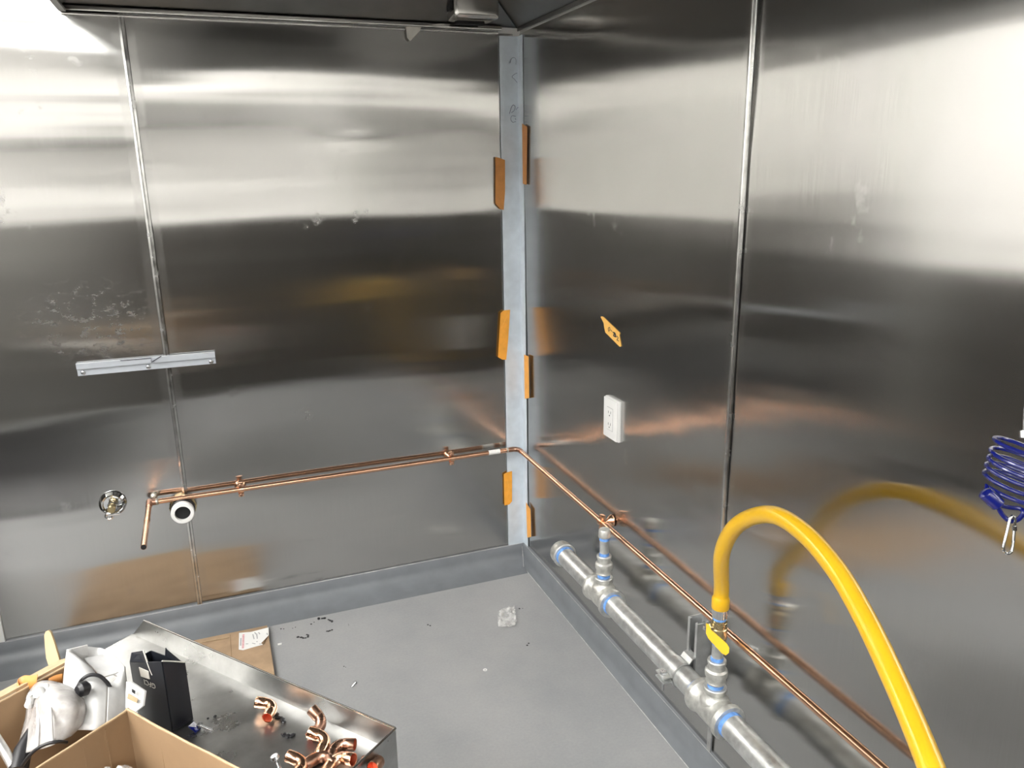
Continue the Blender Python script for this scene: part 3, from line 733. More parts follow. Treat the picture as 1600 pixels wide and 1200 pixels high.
# ------------------------------------------------------------------ blue coil cable and carabiner
cc = thing('coil_cable', 'dark blue coiled restraint cable hanging at the right edge', 'cable', D(1598, 640, 1.07))
pts = []
ra = (RT*math.cos(.22)-UP*math.sin(.22)); rb = (Vector((FW.x, FW.y, 0)).normalized()+UP*.12).normalized()
turns = 5.5; n_ = 180
for k in range(n_+1):
    t = turns*k/n_; ang = 2*math.pi*t
    cy_ = 690+25*min(1, t)+12.0*max(0, t-1); cx_ = 1612-9*min(1, t)-3.4*max(0, t-1)
    pts.append(D(cx_, cy_, 1.07)+ra*.041*math.cos(ang)-rb*.041*math.sin(ang))
pts += [D(1541, 768, 1.06), D(1546, 776, 1.052)]
obj('coil', TUBE(pts, .0031, 10), 'blue', cc)
anchor = W(1612, 556, .012)
obj('wall_anchor', LATHE(anchor+Vector((.014, 0, 0)), (-1, 0, 0), [(0, .014), (.004, .014), (.006, .006), (.016, .006), (.016, 0)], 16), 'zinc', cc)
obj('suspension_wire', TUBE([anchor, D(1600.5, 640, 1.075), D(1599.5, 676, 1.065)], .0014, 8), 'zinc', cc)
obj('wire_ferrule', TUBE([D(1598, 673, 1.064), D(1598.5, 684, 1.063)], .0042, 12), 'zinc', cc)
obj('sleeve', TUBE([D(1537, 768, 1.05), D(1539, 770, 1.05), D(1541, 772, 1.05), D(1559, 788, 1.05), D(1561, 790, 1.05)], [.0050, .0090, .0098, .0098, .0070], 18), 'blue', cc)
obj('end_loop', TUBE(catmull([D(1557, 788, 1.05), D(1566, 804, 1.05), D(1578, 814, 1.05), D(1590, 812, 1.05), D(1599, 802, 1.045), D(1594, 795, 1.05), D(1578, 793, 1.055), D(1560, 789, 1.053)], 6), .0031, 10), 'blue', cc)
cb = thing('carabiner', 'small silver snap hook hanging from the blue cable loop', 'carabiner', D(1575, 866, 1.05))
hook = [(1583, 806), (1579, 809), (1577, 815), (1573, 832), (1568, 853), (1569, 861), (1574, 865), (1580, 862), (1582, 855), (1583.5, 845)]
obj('hook', TUBE(catmull([D(x, y, 1.045) for x, y in hook], 6), .0020, 10), 'chrome', cb)
obj('gate', TUBE([D(1583.5, 847, 1.045), D(1585, 825, 1.045), D(1586, 812, 1.045), D(1583, 806, 1.045)], .0020, 10), 'chrome', cb)
obj('gate_hinge', TUBE([D(1585, 822, 1.045), D(1585.4, 829, 1.045)], .0030, 10), 'chrome', cb)

# ------------------------------------------------------------------ steel work table with an upturned edge
ZT = .72
TA = Vector((-1.267, -1.248, ZT))                     # far left corner of the top
d1 = Vector((.622, -.783, 0)).normalized()            # along the far edge
d2 = Vector((-d1.y, d1.x, 0))                          # away from the viewer
if d2.y < 0: d2 = -d2
TL, TW = .607, .80
def T(s, w, z=0.0): return TA+d1*s-d2*w+Vector((0, 0, z))
TM = Matrix((d1, -d2, Vector((0, 0, 1)))).transposed().to_4x4(); TM.translation = TA
tb = thing('work_table', 'stainless work table with upturned edges in the lower left', 'table', T(TL/2, TW/2, -ZT))
obj('top', BX((0, 0, -.002), (TL, TW, 0), TM), 'table', tb, smooth=False)
def lip_bm(pf, s0, s1, along):
    bm_ = bmesh.new()
    return bm_
bm = bmesh.new()
prism(bm, [T(.004, 0, 0), T(TL, 0, 0), T(TL, -.008, .032), T(.030, -.008, .032)], d2*.0012)
obj('far_upturn', bm, 'table', tb, smooth=False)
obj('far_hem', TUBE([T(.030, -.0085, .032), T(TL, -.0085, .032)], .0017, 8), 'cup', tb)
obj('right_upturn', PRISM([T(TL, -.008, .032), T(TL, TW, .032), T(TL, TW, -.050), T(TL, -.008, -.050)], d1*.0012), 'table', tb, smooth=False)
obj('right_hem', TUBE([T(TL+.0006, -.0085, .032), T(TL+.0006, TW, .032)], .0017, 8), 'cup', tb)
obj('far_skirt', PRISM([T(0, -.001, -.003), T(TL, -.001, -.003), T(TL, -.001, -.05), T(0, -.001, -.05)], -d2*.0012), 'table', tb, smooth=False)
obj('left_skirt', PRISM([T(0, 0, 0), T(0, TW, 0), T(0, TW, -.05), T(0, 0, -.05)], d1*.0012), 'table', tb, smooth=False)
for s_, w_ in ((.04, .04), (TL-.04, .04), (.04, TW-.04), (TL-.04, TW-.04)):
    lg = obj('leg', TUBE([T(s_, w_, -.003), T(s_, w_, -ZT+.03)], .019, 20), 'cup', tb)
    obj('foot', LATHE(T(s_, w_, -ZT), (0, 0, 1), [(0, 0), (0, .020), (.008, .022), (.014, .012), (.034, .012), (.034, 0)], 20), 'zinc', lg)

# copper elbows on the table. Local axes: r = image right, t = towards the viewer, u = up
lr = Vector((RT.x, RT.y, 0)).normalized(); lt = -Vector((FW.x, FW.y, 0)).normalized()
def loc(v): return lr*v[0]+lt*v[1]+Vector((0, 0, 1))*v[2]
def copper_elbow(px, py, da, db, label, material, lift=.0098, r=.0089, leg=.016):
    c_ = Z(px, py, ZT+lift); da = loc(da).normalized(); db = loc(db); db = (db-da*db.dot(da)).normalized()
    e = thing('copper_elbow', label, 'pipe fitting', c_-Vector((0, 0, lift)), 'copper elbows on the work table')
    R_ = .013
    arc_ = [c_+da*(R_-R_*math.sin(t*math.pi/16))+db*(R_-R_*math.cos(t*math.pi/16)) for t in range(9)]
    body = obj('body', TUBE([c_+da*(R_+.001)]+arc_+[c_+db*(R_+.001)], r*.93, 20, caps=False), material, e)
    for d_ in (da, db):
        p0 = c_+d_*R_
        sock = LATHE(p0, d_, [(0, r*.92), (.0015, r), (leg, r), (leg+.0004, r*.97), (leg, r*.88), (.001, r*.86)], 20)
        s_ = obj('socket', sock, material, e)
        obj('bore', LATHE(p0+d_*.0015, d_, [(0, 0), (0, r*.86), (leg-.002, r*.872)], 20), 'copper_inner', s_)
    return e
copper_elbow(429, 1101, (-1, -.1, .10), (-.5, .9, 0), 'bright copper elbow standing apart at the left', 'copper_bright', .0125)
copper_elbow(507, 1130, (-.8, -.5, .55), (-.75, .6, -.25), 'dull copper elbow nearest the upturned edge', 'copper_dull', .016)
copper_elbow(512, 1153, (-1, -.2, .2), (.1, .9, -.35), 'shiny brassy copper elbow in the middle of the pile', 'copper_bright', .018)
copper_elbow(524, 1163, (1, .1, .05), (-.1, 1, -.15), 'brown copper elbow with an end facing the table corner', 'copper_dull', .0125)
copper_elbow(505, 1178, (-.75, .75, 0), (1, .55, 0), 'dark copper elbow lying across the front of the pile', 'copper_dull', .0098)
copper_elbow(478, 1192, (-1, -.3, .2), (.2, 1, -.1), 'copper elbow at the left front of the pile', 'copper', .012)
copper_elbow(526, 1182, (.9, .4, .15), (-.3, 1, -.2), 'copper elbow with a ridged open end at the right front of the pile', 'copper', .012)
copper_elbow(597, 1188, (-.3, .9, .35), (-.9, -.1, -.2), 'copper elbow alone in the right corner of the table', 'copper_dull', .012)

def screw(p0, p1, r, label, name='screw', head='hex', material='zinc'):
    p0 = Vector(p0); p1 = Vector(p1); d_ = (p1-p0); L_ = d_.length
    s_ = thing(name, label, 'screw', p0)
    obj('head', LATHE(p0, d_, [(-r*1.6, 0), (-r*1.6, r*1.9), (0, r*2.3), (0, 0)], 6 if head == 'hex' else 14), material, s_, angle=20)
    pf = [(0, r*.8)]
    k = 0.0
    while k < L_*.85:
        pf += [(k+.0006, r), (k+.0014, r*.75)]; k += .0016
    obj('thread', LATHE(p0, d_, pf+[(L_, r*.1), (L_, 0)], 12), material, s_)
screw(Z(313, 1134, ZT+.006), Z(334, 1143, ZT+.004), .0025, 'silver screw lying on the table beside the black carton')
screw(Z(430, 1185, ZT+.022), Z(438, 1203, ZT+.004), .0028, 'silver screw standing head up at the front of the table', head='round')
screw(Z(555, 1067, .004), Z(549, 1074, .003), .0026, 'small screw lying on the grey floor')

# dirt clumps on the table and shavings on the floor
def clump(name, centre, size, seed, label, cat, group, material='black', flat_=.5, dirv=None, n_=5):
    random.seed(seed); bm_ = bmesh.new(); dirv = dirv or Vector((1, 0, 0))
    for k in range(n_):
        c_ = Vector(centre)+dirv*((k/(max(1, n_-1))-.5)*size*1.6)+Vector((random.uniform(-1, 1), random.uniform(-1, 1), 0))*size*.22
        r_ = size*random.uniform(.22, .42)/ (1 if n_ > 2 else .8)
        q = bmesh.ops.create_icosphere(bm_, subdivisions=1, radius=r_)
        for v in q['verts']:
            v.co = Vector((v.co.x*random.uniform(.8, 1.2), v.co.y*random.uniform(.8, 1.2), v.co.z*flat_))
            v.co += c_; v.co.z += r_*flat_*.85
    return tag(obj(name, bm_, material), label, cat, group)
clump('dirt_clump', Z(440, 1124, ZT), .013, 1, 'black crumbly dirt beside the bright elbow on the table', 'dirt', None, dirv=(lr+lt).normalized(), n_=7)
clump('dirt_clump', Z(449, 1150, ZT), .012, 2, 'black curled dirt in the middle of the table', 'dirt', None, dirv=lr, n_=7)
clump('dirt_speck', Z(331, 1122, ZT), .006, 3, 'single black speck on the table beside the black carton', 'dirt', None, n_=2)
sh = [(502, 967, .010, 'left piece of the longest black shaving line'), (517, 970, .008, 'right end of the longest black shaving line'), (488, 974, .006, 'round black shaving crumb left of the longest line'),
      (514, 986, .007, 'slanted black shaving below the longest line'), (472, 997, .010, 'black curled shaving nearest the cardboard sheet'), (481, 994, .007, 'thin black shaving next to the one nearest the cardboard'),
      (459, 981, .004, 'black crumb between the cardboard and the shavings'), (441, 983, .004, 'black crumb beside the corner of the cardboard'), (671, 977, .005, 'lone black shaving in the middle of the floor'),
      (825, 1007, .005, 'dark shaving near the right base'), (814, 951, .005, 'dark shaving above the clear plastic scrap'), (539, 1042, .003, 'black crumb above the floor screw'), (545, 976, .003, 'tiny black crumb right of the shavings')]
for i, (x, y, s_, lb) in enumerate(sh):
    clump('rubber_shaving', Z(x, y, 0), s_*1.5, 20+i, lb, 'shaving', 'black shavings on the floor', flat_=.35, dirv=(lr*math.cos(i*.9)+lt*math.sin(i*.9)*.6).normalized(), n_=5 if s_ > .006 else 2)
tag(obj('washer', LATHE(Z(758, 1047, .0005), (0, 0, 1), [(0, .003), (0, .0065), (.0015, .0065), (.0015, .003), (0, .003)], 18), 'white'), 'small white washer lying on the grey floor', 'washer')
tag(obj('paper_bit', BX(Z(437, 1007, 0)+Vector((-.006, -.004, .0)), Z(437, 1007, 0)+Vector((.007, .004, .003)), bevel=.001), 'paper'), 'small white paper bit beside the cardboard sheet', 'paper')
def crumpled(name, outline, z, amp, seed, label, cat, material, n_=12, z_is_floor=True):
    bm_ = bmesh.new(); rows = []
    a_, b_, c_, d_ = [Z(x, y, z) for x, y in outline]
    for j in range(n_+1):
        row = []
        for i in range(n_+1):
            u, v = i/n_, j/n_
            p_ = a_.lerp(b_, u).lerp(d_.lerp(c_, u), v)
            rr = 1-.35*max(0, (abs(u-.5)+abs(v-.5)-.7))
            q = (a_+b_+c_+d_)/4; p_ = q+(p_-q)*(rr+.10*N3(u*4, v*4, seed))
            p_.z = z+.0015+amp*abs(N3(u*3.5, v*3.5, seed+5))+amp*.3*abs(N3(u*9, v*9, seed))
            row.append(bm_.verts.new(p_))
        rows.append(row)
    for j in range(n_):
        for i in range(n_): bm_.faces.new((rows[j][i], rows[j][i+1], rows[j+1][i+1], rows[j+1][i]))
    o_ = obj(name, bm_, material)
    md = o_.modifiers.new('thickness', 'SOLIDIFY'); md.thickness = .0003
    return tag(o_, label, cat)
crumpled('plastic_scrap', [(780, 953), (805, 948), (808, 981), (776, 983)], 0, .016, 3.3, 'crumpled clear plastic scrap on the floor near the corner', 'plastic scrap', 'film')

# cardboard sheet on the floor and the receipt on it
cs = thing('cardboard_sheet', 'flat brown cardboard sheet lying on the floor by the back wall', 'cardboard', (-1.33, -.34, 0))
obj('sheet', BX((-1.66, -.56, .012), (-1.0105, -.128, .018), bevel=.0008), 'card_floor', cs)
obj('lower_layer', BX((-1.655, -.555, .0008), (-1.020, -.133, .0122)), 'card', cs, smooth=False)
obj('fold_line', BX((-1.133, -.55, .0180), (-1.131, -.14, .0183)), 'card', cs, smooth=False)
obj('torn_edge', TUBE([Z(300, 1006, .020), Z(330, 1001, .021), Z(358, 996, .020)], .0016, 8), 'card_edge', cs)
clump('dirt_speck', Z(311, 1010, .018), .007, 9, 'black crumb on the cardboard sheet', 'dirt', None, n_=2)
rc_px = [(373.5, 989), (392, 987.5), (419.5, 980.5), (420, 992), (412, 1007), (395, 1011.5), (380, 1016), (373, 1015)]
rcp = [Z(x, y, .0192+.0006*math.sin(i)) for i, (x, y) in enumerate(rc_px)]
rc = tag(obj('receipt', PRISM(rcp, (0, 0, .0004)), 'paper', smooth=False), 'white printed receipt with a folded corner on the cardboard sheet', 'receipt')
def strip_on(px0, px1, w_, z, material, name, parent):
    a_, b_ = Z(*px0, z), Z(*px1, z); d_ = (b_-a_).normalized(); s_ = Vector((-d_.y, d_.x, 0))*w_
    return obj(name, PRISM([a_-s_, b_-s_, b_+s_, a_+s_], (0, 0, .0002)), material, parent, smooth=False)
strip_on((380.5, 991), (379.5, 1013), .0032, .0206, 'pink', 'printed_band', rc)
strip_on((376.5, 997), (376, 1009), .0018, .0206, 'print', 'printed_line', rc)
for (a_, b_) in (((395, 991), (397, 998.5)), ((401, 990), (402, 998)), ((398, 988), (400, 991)), ((404, 988), (406, 991)), ((394, 1005), (399, 1006)), ((401, 1002), (402, 1003)), ((384, 1006), (388, 1006)), ((405, 1006), (408, 1006)), ((417, 989), (418, 992))):
    strip_on(a_, b_, .0017, .0207, 'print', 'printed_line', rc)
fl = [Z(411.5, 1007.5, .0215), Z(420, 992.5, .0215), Z(414, 999, .028), Z(408, 1005, .027)]
obj('folded_corner', PRISM(fl, (0, 0, .0003)), 'card', rc, smooth=False)

# ------------------------------------------------------------------ cartons on the table
def carton(name, s0, s1, w0, w1, h, label, heights=None, walls='LRFN'):
    c_ = thing(name, label, 'carton', T((s0+s1)/2, (w0+w1)/2)); th = .004
    obj('bottom', BX((s0, w0, .0005), (s1, w1, .0045), TM), 'card', c_, smooth=False)
    hh = heights or {}
    def wall(a_, b_, h0, h1, nrm, key):
        n_ = 14; bm_ = bmesh.new(); rows = []
        for i in range(n_+1):
            t = i/n_; p_ = Vector(a_).lerp(Vector(b_), t); z_ = h0+(h1-h0)*t+.002*N3(t*5, h, len(key))
            bow = nrm*(.004*math.sin(t*math.pi)*N3(h*9, s0*7, 2))
            rows.append([bm_.verts.new(TM @ (p_+Vector((0, 0, .004)))), bm_.verts.new(TM @ (p_+bow+Vector((0, 0, z_)))),
                         bm_.verts.new(TM @ (p_+bow+nrm*th+Vector((0, 0, z_)))), bm_.verts.new(TM @ (p_+nrm*th+Vector((0, 0, .004))))])
        for i in range(n_):
            for k in range(4): bm_.faces.new((rows[i][k], rows[i][(k+1) % 4], rows[i+1][(k+1) % 4], rows[i+1][k]))
        bm_.faces.new(rows[0]); bm_.faces.new(rows[-1][::-1])
        o_ = obj('side_wall', bm_, 'card', c_, angle=30)
        e_ = [TM @ (Vector(a_).lerp(Vector(b_), i/n_)+nrm*(th*.5)+nrm*(.004*math.sin(i/n_*math.pi)*N3(h*9, s0*7, 2))+Vector((0, 0, h0+(h1-h0)*i/n_+.002*N3(i/n_*5, h, len(key))+.0004))) for i in range(n_+1)]
        obj('cut_edge', TUBE(e_, .0016, 6), 'card_edge', o_)
        return o_
    X, Y = Vector((1, 0, 0)), Vector((0, 1, 0))
    if 'L' in walls: wall((s0, w0, 0), (s0, w1, 0), *hh.get('L', (h, h)), X, 'L')
    if 'R' in walls: wall((s1, w0, 0), (s1, w1, 0), *hh.get('R', (h, h)), -X, 'RR')
    if 'F' in walls: wall((s0, w0, 0), (s1, w0, 0), *hh.get('F', (h, h)), Y, 'FFF')
    if 'N' in walls: wall((s0, w1, 0), (s1, w1, 0), *hh.get('N', (h, h)), -Y, 'NNNN')
    return c_
def st_of(px, py, z):
    q = Z(px, py, ZT+z)-TA; return q.dot(d1), -q.dot(d2)
sB, wB = st_of(200, 1107, .13)
sE, wE = st_of(402, 1191, .13)
cB = carton('cardboard_carton', sB, sE, wB, wB+.26, .13, 'open brown cardboard carton at the front of the table')
for px in (150, 172):                                        # creases on the left inner wall
    pass
for f_, key in ((.30, 'F'), (.42, 'F')):
    obj('crease', BX((sB+(sE-sB)*f_, wB+.0042, .01), (sB+(sE-sB)*f_+.0018, wB+.0050, .125), TM), 'card', cB, smooth=False)
for w_ in (.035, .065):
    obj('crease', BX((sB+.0042, wB+w_, .01), (sB+.0052, wB+w_+.0018, .125), TM), 'slot' if 0 else 'card', cB, smooth=False)
sA, wA = st_of(100, 1043, .13)
cA = carton('cardboard_carton', sA-.002, sB-.006, wA-.045, wA+.33, .13, 'second brown carton behind, holding packaging and cables', heights={'L': (.13, .13), 'R': (.020, .105), 'F': (.035, .040), 'N': (.12, .12)})
# flap folded outwards along the left rim of the second carton
fp = [T(sA-.003, wA-.03, .131), T(sA-.003, wA+.32, .131), T(sA-.034, wA+.32, .120), T(sA-.034, wA-.01, .120)]
obj('flap', PRISM(fp, (0, 0, .004)), 'card_edge', cA, smooth=False)

# plastic film in the near carton
bm = bmesh.new(); q = bmesh.ops.create_icosphere(bm, subdivisions=4, radius=1)
ctr = Z(143, 1200, ZT+.085)+d1*.032
for v in q['verts']:
    n_ = v.co.normalized(); k = 1+.45*N3(n_.x*2.2, n_.y*2.2, n_.z*2.2)+.14*N3(n_.x*6, n_.y*6, n_.z*6)
    v.co = ctr+Vector((n_.x*.029*k, n_.y*.029*k, n_.z*.032*k-.028))
tag(obj('film_ball', bm, 'film', angle=60), 'crumpled clear film in the front carton', 'plastic film')

# white foam box with folded-in top, leaning in the second carton
dF = 1.10
fb = thing('foam_box', 'white folded foam-paper packing box in the second carton', 'packaging', D(155, 1120, 1.04))
def quad(name, px, depths, th, material, parent, nrm=None, smooth=False, sub=1):
    P_ = [D(x, y, d_) for (x, y), d_ in zip(px, depths)]
    nv = (P_[1]-P_[0]).cross(P_[2]-P_[0]).normalized()
    if nv.dot(FW) < 0: nv = -nv
    return obj(name, PRISM(P_, nv*th), material, parent, smooth=smooth)
def curved(name, rows_px, th, material, parent):
    """rows of (px, py, depth); a smooth shell through them"""
    rows = [catmull([D(*p_) for p_ in r_], 5) for r_ in rows_px]
    cols = [catmull([rows[j][i] for j in range(len(rows))], 5) for i in range(len(rows[0]))]
    bm_ = bmesh.new(); g = [[bm_.verts.new(p_) for p_ in c_] for c_ in cols]
    for i in range(len(g)-1):
        for j in range(len(g[0])-1): bm_.faces.new((g[i][j], g[i+1][j], g[i+1][j+1], g[i][j+1]))
    o_ = obj(name, bm_, material, parent, angle=50)
    md = o_.modifiers.new('thickness', 'SOLIDIFY'); md.thickness = th
    return o_
curved('front_face', [[(104, 1016, 1.12), (120, 1024, 1.115), (140, 1040, 1.11), (152, 1054, 1.108), (170, 1068, 1.105)],
                      [(100, 1050, 1.09), (118, 1052, 1.085), (136, 1058, 1.08), (152, 1064, 1.08), (169, 1072, 1.085)],
                      [(97, 1090, 1.06), (116, 1091, 1.055), (135, 1092, 1.05), (151, 1092, 1.05), (168, 1092, 1.06)],
                      [(97, 1140, 1.03), (116, 1140, 1.025), (134, 1140, 1.02), (150, 1140, 1.02), (166, 1138, 1.03)]], .003, 'foam', fb)
curved('right_face', [[(170, 1068, 1.105), (179, 1062, 1.12), (190, 1048, 1.13), (196, 1042, 1.14)],
                      [(169, 1072, 1.085), (180, 1074, 1.09), (190, 1073, 1.10), (199, 1072, 1.115)],
                      [(168, 1092, 1.06), (180, 1092, 1.07), (190, 1092, 1.08), (199, 1090, 1.09)],
                      [(166, 1138, 1.03), (178, 1136, 1.04), (188, 1134, 1.05), (198, 1132, 1.06)]], .003, 'foam', fb)
curved('back_face', [[(104, 1016, 1.12), (126, 1011, 1.15), (150, 1013, 1.17), (162, 1014, 1.17), (180, 1026, 1.16), (196, 1042, 1.14)],
                     [(106, 1050, 1.10), (126, 1050, 1.13), (150, 1050, 1.15), (162, 1052, 1.15), (180, 1056, 1.13), (195, 1064, 1.12)]], .003, 'foam', fb)
quad('top_flap', [(104, 1016), (137, 1008), (138, 1025), (130, 1027)], [1.12, 1.145, 1.15, 1.14], .002, 'foam', fb)
quad('tucked_flap', [(132, 1028), (160, 1022), (188, 1042), (186, 1050), (160, 1058), (148, 1046)], [1.14, 1.16, 1.14, 1.13, 1.115, 1.12], .002, 'foam', fb)

# black cable over the foam box
kb = thing('looped_cable', 'thin black cord with a round knob looped over the white foam box', 'cord', D(125, 1080, 1.05))
obj('cord', TUBE(catmull([D(122, 1072, 1.06), D(128, 1062, 1.07), D(140, 1055, 1.075), D(155, 1056, 1.078), D(167, 1066, 1.082), D(172, 1074, 1.088)], 6), .0026, 10), 'black', kb)
o0 = D(125, 1078, 1.045)
obj('knob', LATHE(o0, (FW+RT*.6).normalized(), [(-.004, 0), (-.004, .006), (0, .0095), (.008, .0098), (.012, .006), (.012, 0)], 20), 'black', kb)

# milky bag with cables in the second carton
bg = thing('plastic_bag', 'milky plastic bag with a frilled top edge in the second carton', 'bag', D(90, 1180, 1.0))
curved('bag', [[(36, 1094, 1.09), (55, 1068, 1.075), (75, 1063, 1.06), (98, 1068, 1.055), (118, 1078, 1.05), (133, 1094, 1.05)],
               [(40, 1104, 1.085), (58, 1092, 1.03), (76, 1090, 1.012), (98, 1092, 1.008), (120, 1098, 1.015), (136, 1108, 1.04)],
               [(39, 1122, 1.075), (59, 1122, 1.02), (77, 1121, .998), (98, 1122, 1.00), (118, 1122, 1.008), (132, 1126, 1.03)],
               [(33, 1146, 1.06), (58, 1150, 1.01), (79, 1150, .99), (98, 1148, .995), (112, 1146, 1.005), (122, 1140, 1.02)],
               [(24, 1180, 1.04), (58, 1172, 1.00), (78, 1166, .985), (92, 1160, .99), (104, 1154, 1.00), (112, 1150, 1.01)]], .0012, 'bag', bg)
fr = []
for k in range(26):
    t = k/25; fr.append(D(44+22*t, 1100-18*math.sin(t*2.2)+5*math.sin(k*2.1), 1.045-.02*t))
obj('frill', TUBE(fr, [.0035+.002*math.sin(k*1.7) for k in range(26)], 8), 'foam', bg)
for k, (xa, ya, xb, yb) in enumerate(((74, 1070, 82, 1158), (59, 1092, 58, 1170))):
    obj('fold', TUBE(catmull([D(xa, ya, 1.045-.03*k*.2), D((xa+xb)/2+1, (ya+yb)/2, .994+.016*k), D(xb, yb, .984+.012*k)], 8), .0018, 8), 'foam', bg)
tag(obj('black_cable', TUBE(catmull([D(35, 1196, .985), D(45, 1182, .98), D(58, 1170, .978), D(74, 1162, .98), D(91, 1159, .985), D(104, 1160, 1.00)], 6), .0022, 10), 'black'), 'black cable curving in front of the milky bag', 'cable')
tag(obj('black_tool', TUBE([D(28, 1205, 1.01), D(36, 1172, 1.03), D(50, 1140, 1.05)], [.012, .011, .006], 14), 'black'), 'dark rod half hidden by the milky bag', 'rod')
tag(obj('grey_tube', TUBE([D(-8, 1150, 1.03), D(8, 1175, 1.02), D(22, 1200, 1.01)], .006, 12), 'galv'), 'grey tube in the left corner of the second carton', 'tube')
# orange tape scraps
def ribbon(name, pts, wv, label, material):
    bm_ = bmesh.new(); rows = []
    for p_ in catmull(pts, 6): rows.append((bm_.verts.new(p_+wv), bm_.verts.new(p_-wv)))
    for a_, b_ in zip(rows, rows[1:]): bm_.faces.new((a_[0], a_[1], b_[1], b_[0]))
    o_ = obj(name, bm_, material); md = o_.modifiers.new('thickness', 'SOLIDIFY'); md.thickness = .0006
    return tag(o_, label, 'tape')
ribbon('tape_scrap', [D(33, 1090, 1.085), D(26, 1074, 1.09), D(36, 1066, 1.095), D(48, 1066, 1.09), D(58, 1064, 1.085)], Vector((.2, .3, .9)).normalized()*.009, 'orange curled tape scrap on the carton rim above the bag', 'tape_dull')
ribbon('tape_scrap', [D(76, 1067, 1.10), D(86, 1062, 1.105), D(98, 1059, 1.11)], Vector((.1, .2, .9)).normalized()*.006, 'orange tape scrap between the bag and the foam box', 'tape_dull')

# wooden stirring stick
w_px = [(84, 1052), (77, 1044), (72, 1028), (70, 1008), (69, 993), (71, 987), (75, 985), (79, 988), (84, 1002), (90, 1022), (96, 1042)]
tag(obj('wooden_stick', PRISM([D(x, y, 1.165) for x, y in w_px], FW*.004), 'wood', smooth=False), 'pale wooden stirring stick with a rounded end standing in the carton', 'stick')

# white cover plate in the second carton
cp = thing('cover_plate', 'white rocker-switch cover plate standing between the foam box and black carton', 'cover plate', D(212, 1110, 1.06))
quad('plate', [(197, 1065), (205, 1066), (226, 1080), (223, 1103), (212, 1112), (196, 1106)], [1.115, 1.113, 1.105, 1.075, 1.06, 1.065], .004, 'white', cp)
quad('opening', [(200.5, 1083), (215.5, 1092), (214, 1097), (199, 1090)], [1.088, 1.080, 1.074, 1.08], .0016, 'card_edge', cp)
quad('screw_hole', [(206, 1076), (211, 1079), (210.5, 1084), (206, 1081)], [1.093, 1.090, 1.086, 1.088], .0012, 'slot', cp)

# black carton standing on the table
kc = thing('black_carton', 'torn black printed carton standing on the table behind the brown carton', 'carton', Z(280, 1140, ZT))
e1 = Z(302, 1127, ZT); hgt = .105
def up_to(p_, px, py):
    # point straight above p_ that is seen nearest to the given height in the frame
    best = None
    for k in range(200):
        q = p_+Vector((0, 0, k*.001)); d_ = q-CAM; y_ = 600-FPX*d_.dot(UP)/d_.dot(FW)
        if best is None or abs(y_-py) < best[0]: best = (abs(y_-py), q)
    return best[1]
cF = Z(270, 1143, ZT+.001)                 # near vertical edge
cR = Z(301, 1124, ZT+.001)                 # right vertical edge
cL = cF-d1*.078-d2*.002
cBk = cR+(cL-cF)
tF, tR = up_to(cF, 0, 1034), up_to(cR, 0, 1036)
tL = cL+Vector((0, 0, tF.z-cF.z-.026)); tB = cBk+Vector((0, 0, tR.z-cR.z-.004))
def wall4(a_, b_, c_, d_, name='side', material='blackbox', th=.0012):
    nv = (b_-a_).cross(d_-a_).normalized()
    return obj(name, PRISM([a_, b_, c_, d_], nv*th), material, kc, smooth=False)
wall4(cL, cF, tF, tL, 'front_face'); wall4(cF, cR, tR, tF, 'right_face'); wall4(cR, cBk, tB, tR, 'back_face'); wall4(cBk, cL, tL, tB, 'left_face')
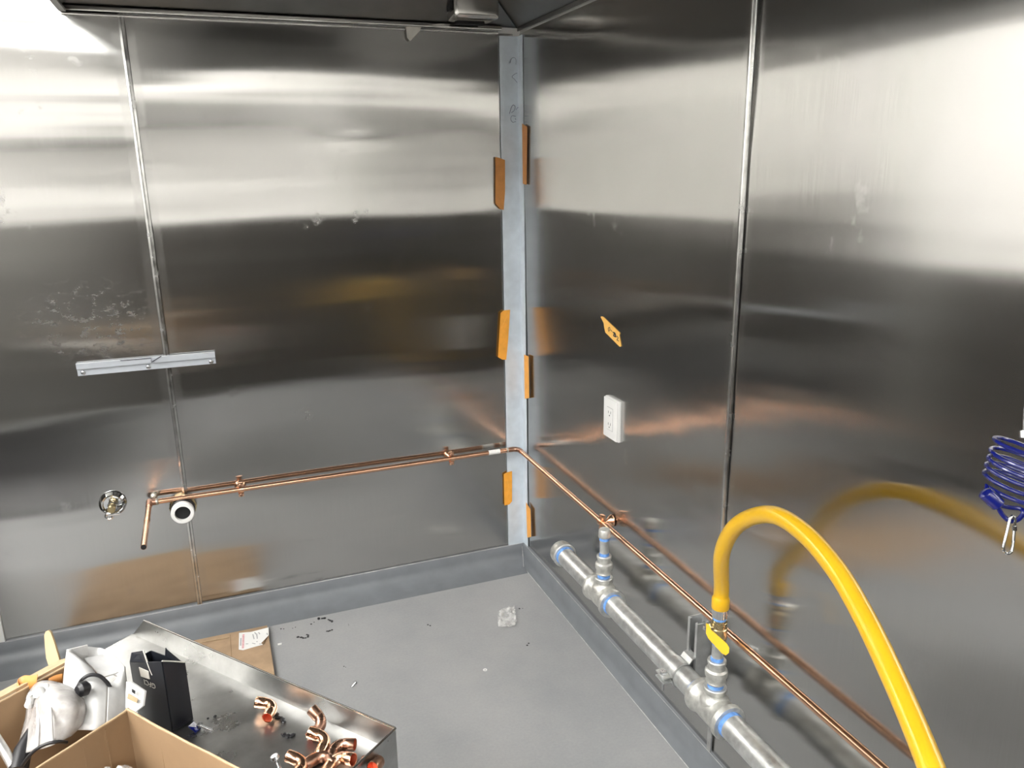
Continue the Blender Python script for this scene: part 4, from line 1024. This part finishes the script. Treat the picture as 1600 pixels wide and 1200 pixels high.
# torn top flaps
m1 = tL.lerp(tF, .52)
wall4(tL+Vector((0, 0, .0)), m1, m1+Vector((-.002, .006, .016)), tL+Vector((.004, .004, .013)), 'torn_flap')
wall4(tB.lerp(tR, .45), tR, tR+Vector((-.01, -.004, .006)), tB.lerp(tR, .5)+Vector((0, 0, .016)), 'torn_flap')
obj('torn_edge', TUBE(catmull([tL.lerp(tF, .48)+Vector((0, -.001, .020)), tL.lerp(tF, .52)+Vector((0, -.001, .008)), tL.lerp(tF, .56)+Vector((0, -.001, -.004)), tL.lerp(tF, .60)+Vector((0, -.001, -.014)), tL.lerp(tF, .64)+Vector((0, -.001, -.022))], 4), .0012, 6), 'torn', kc)
obj('torn_edge', TUBE([tF+Vector((0, 0, .001)), tF.lerp(tR, .5)+Vector((0, 0, .0015)), tR+Vector((0, 0, .001))], .0010, 6), 'torn', kc)
fx = (cF-cL).normalized(); fn = fx.cross(Vector((0, 0, 1)))
if fn.dot(FW) > 0: fn = -fn
def on_face(u, z, off=.0018): return cL+fx*u+Vector((0, 0, z))+fn*off
hF = tL.z-cL.z
lf = (cF-cL).length
obj('window', PRISM([on_face(lf*.30, hF*1.0), on_face(lf*.58, hF*1.0), on_face(lf*.58, hF*.86), on_face(lf*.32, hF*.84)], fn*.001), 'torn', kc, smooth=False)
# lettering, upside down as the carton stands
def lettering(txt, size, origin, xdir, ydir, parent, material):
    cu = bpy.data.curves.new('lettering', 'FONT'); cu.body = txt; cu.size = size; cu.extrude = .0002
    tmp = bpy.data.objects.new('lettering_source', cu); COL.objects.link(tmp)
    dg = bpy.context.evaluated_depsgraph_get(); me = bpy.data.meshes.new_from_object(tmp.evaluated_get(dg))
    bpy.data.objects.remove(tmp)
    zdir = xdir.cross(ydir)
    mx = Matrix((xdir, ydir, zdir)).transposed().to_4x4(); mx.translation = origin
    me.transform(mx); me.materials.clear(); me.materials.append(M[material])
    o_ = bpy.data.objects.new('lettering', me); COL.objects.link(o_); o_.parent = parent; o_.matrix_parent_inverse = parent_inv(parent)
    return o_
lettering('GFCI', .0125, on_face(lf*.72, hF*.80, .0020), -fx, Vector((0, 0, -1)), kc, 'label_text')
# small dark label tab at the foot of the black carton
tag(obj('label_tab', PRISM([Z(303, 1128, ZT+.001), Z(314, 1138, ZT+.001), Z(306, 1146, ZT+.001), Z(294, 1136, ZT+.010)], (0, 0, .001)), 'blue', smooth=False), 'small dark blue label tab at the foot of the black carton', 'label')
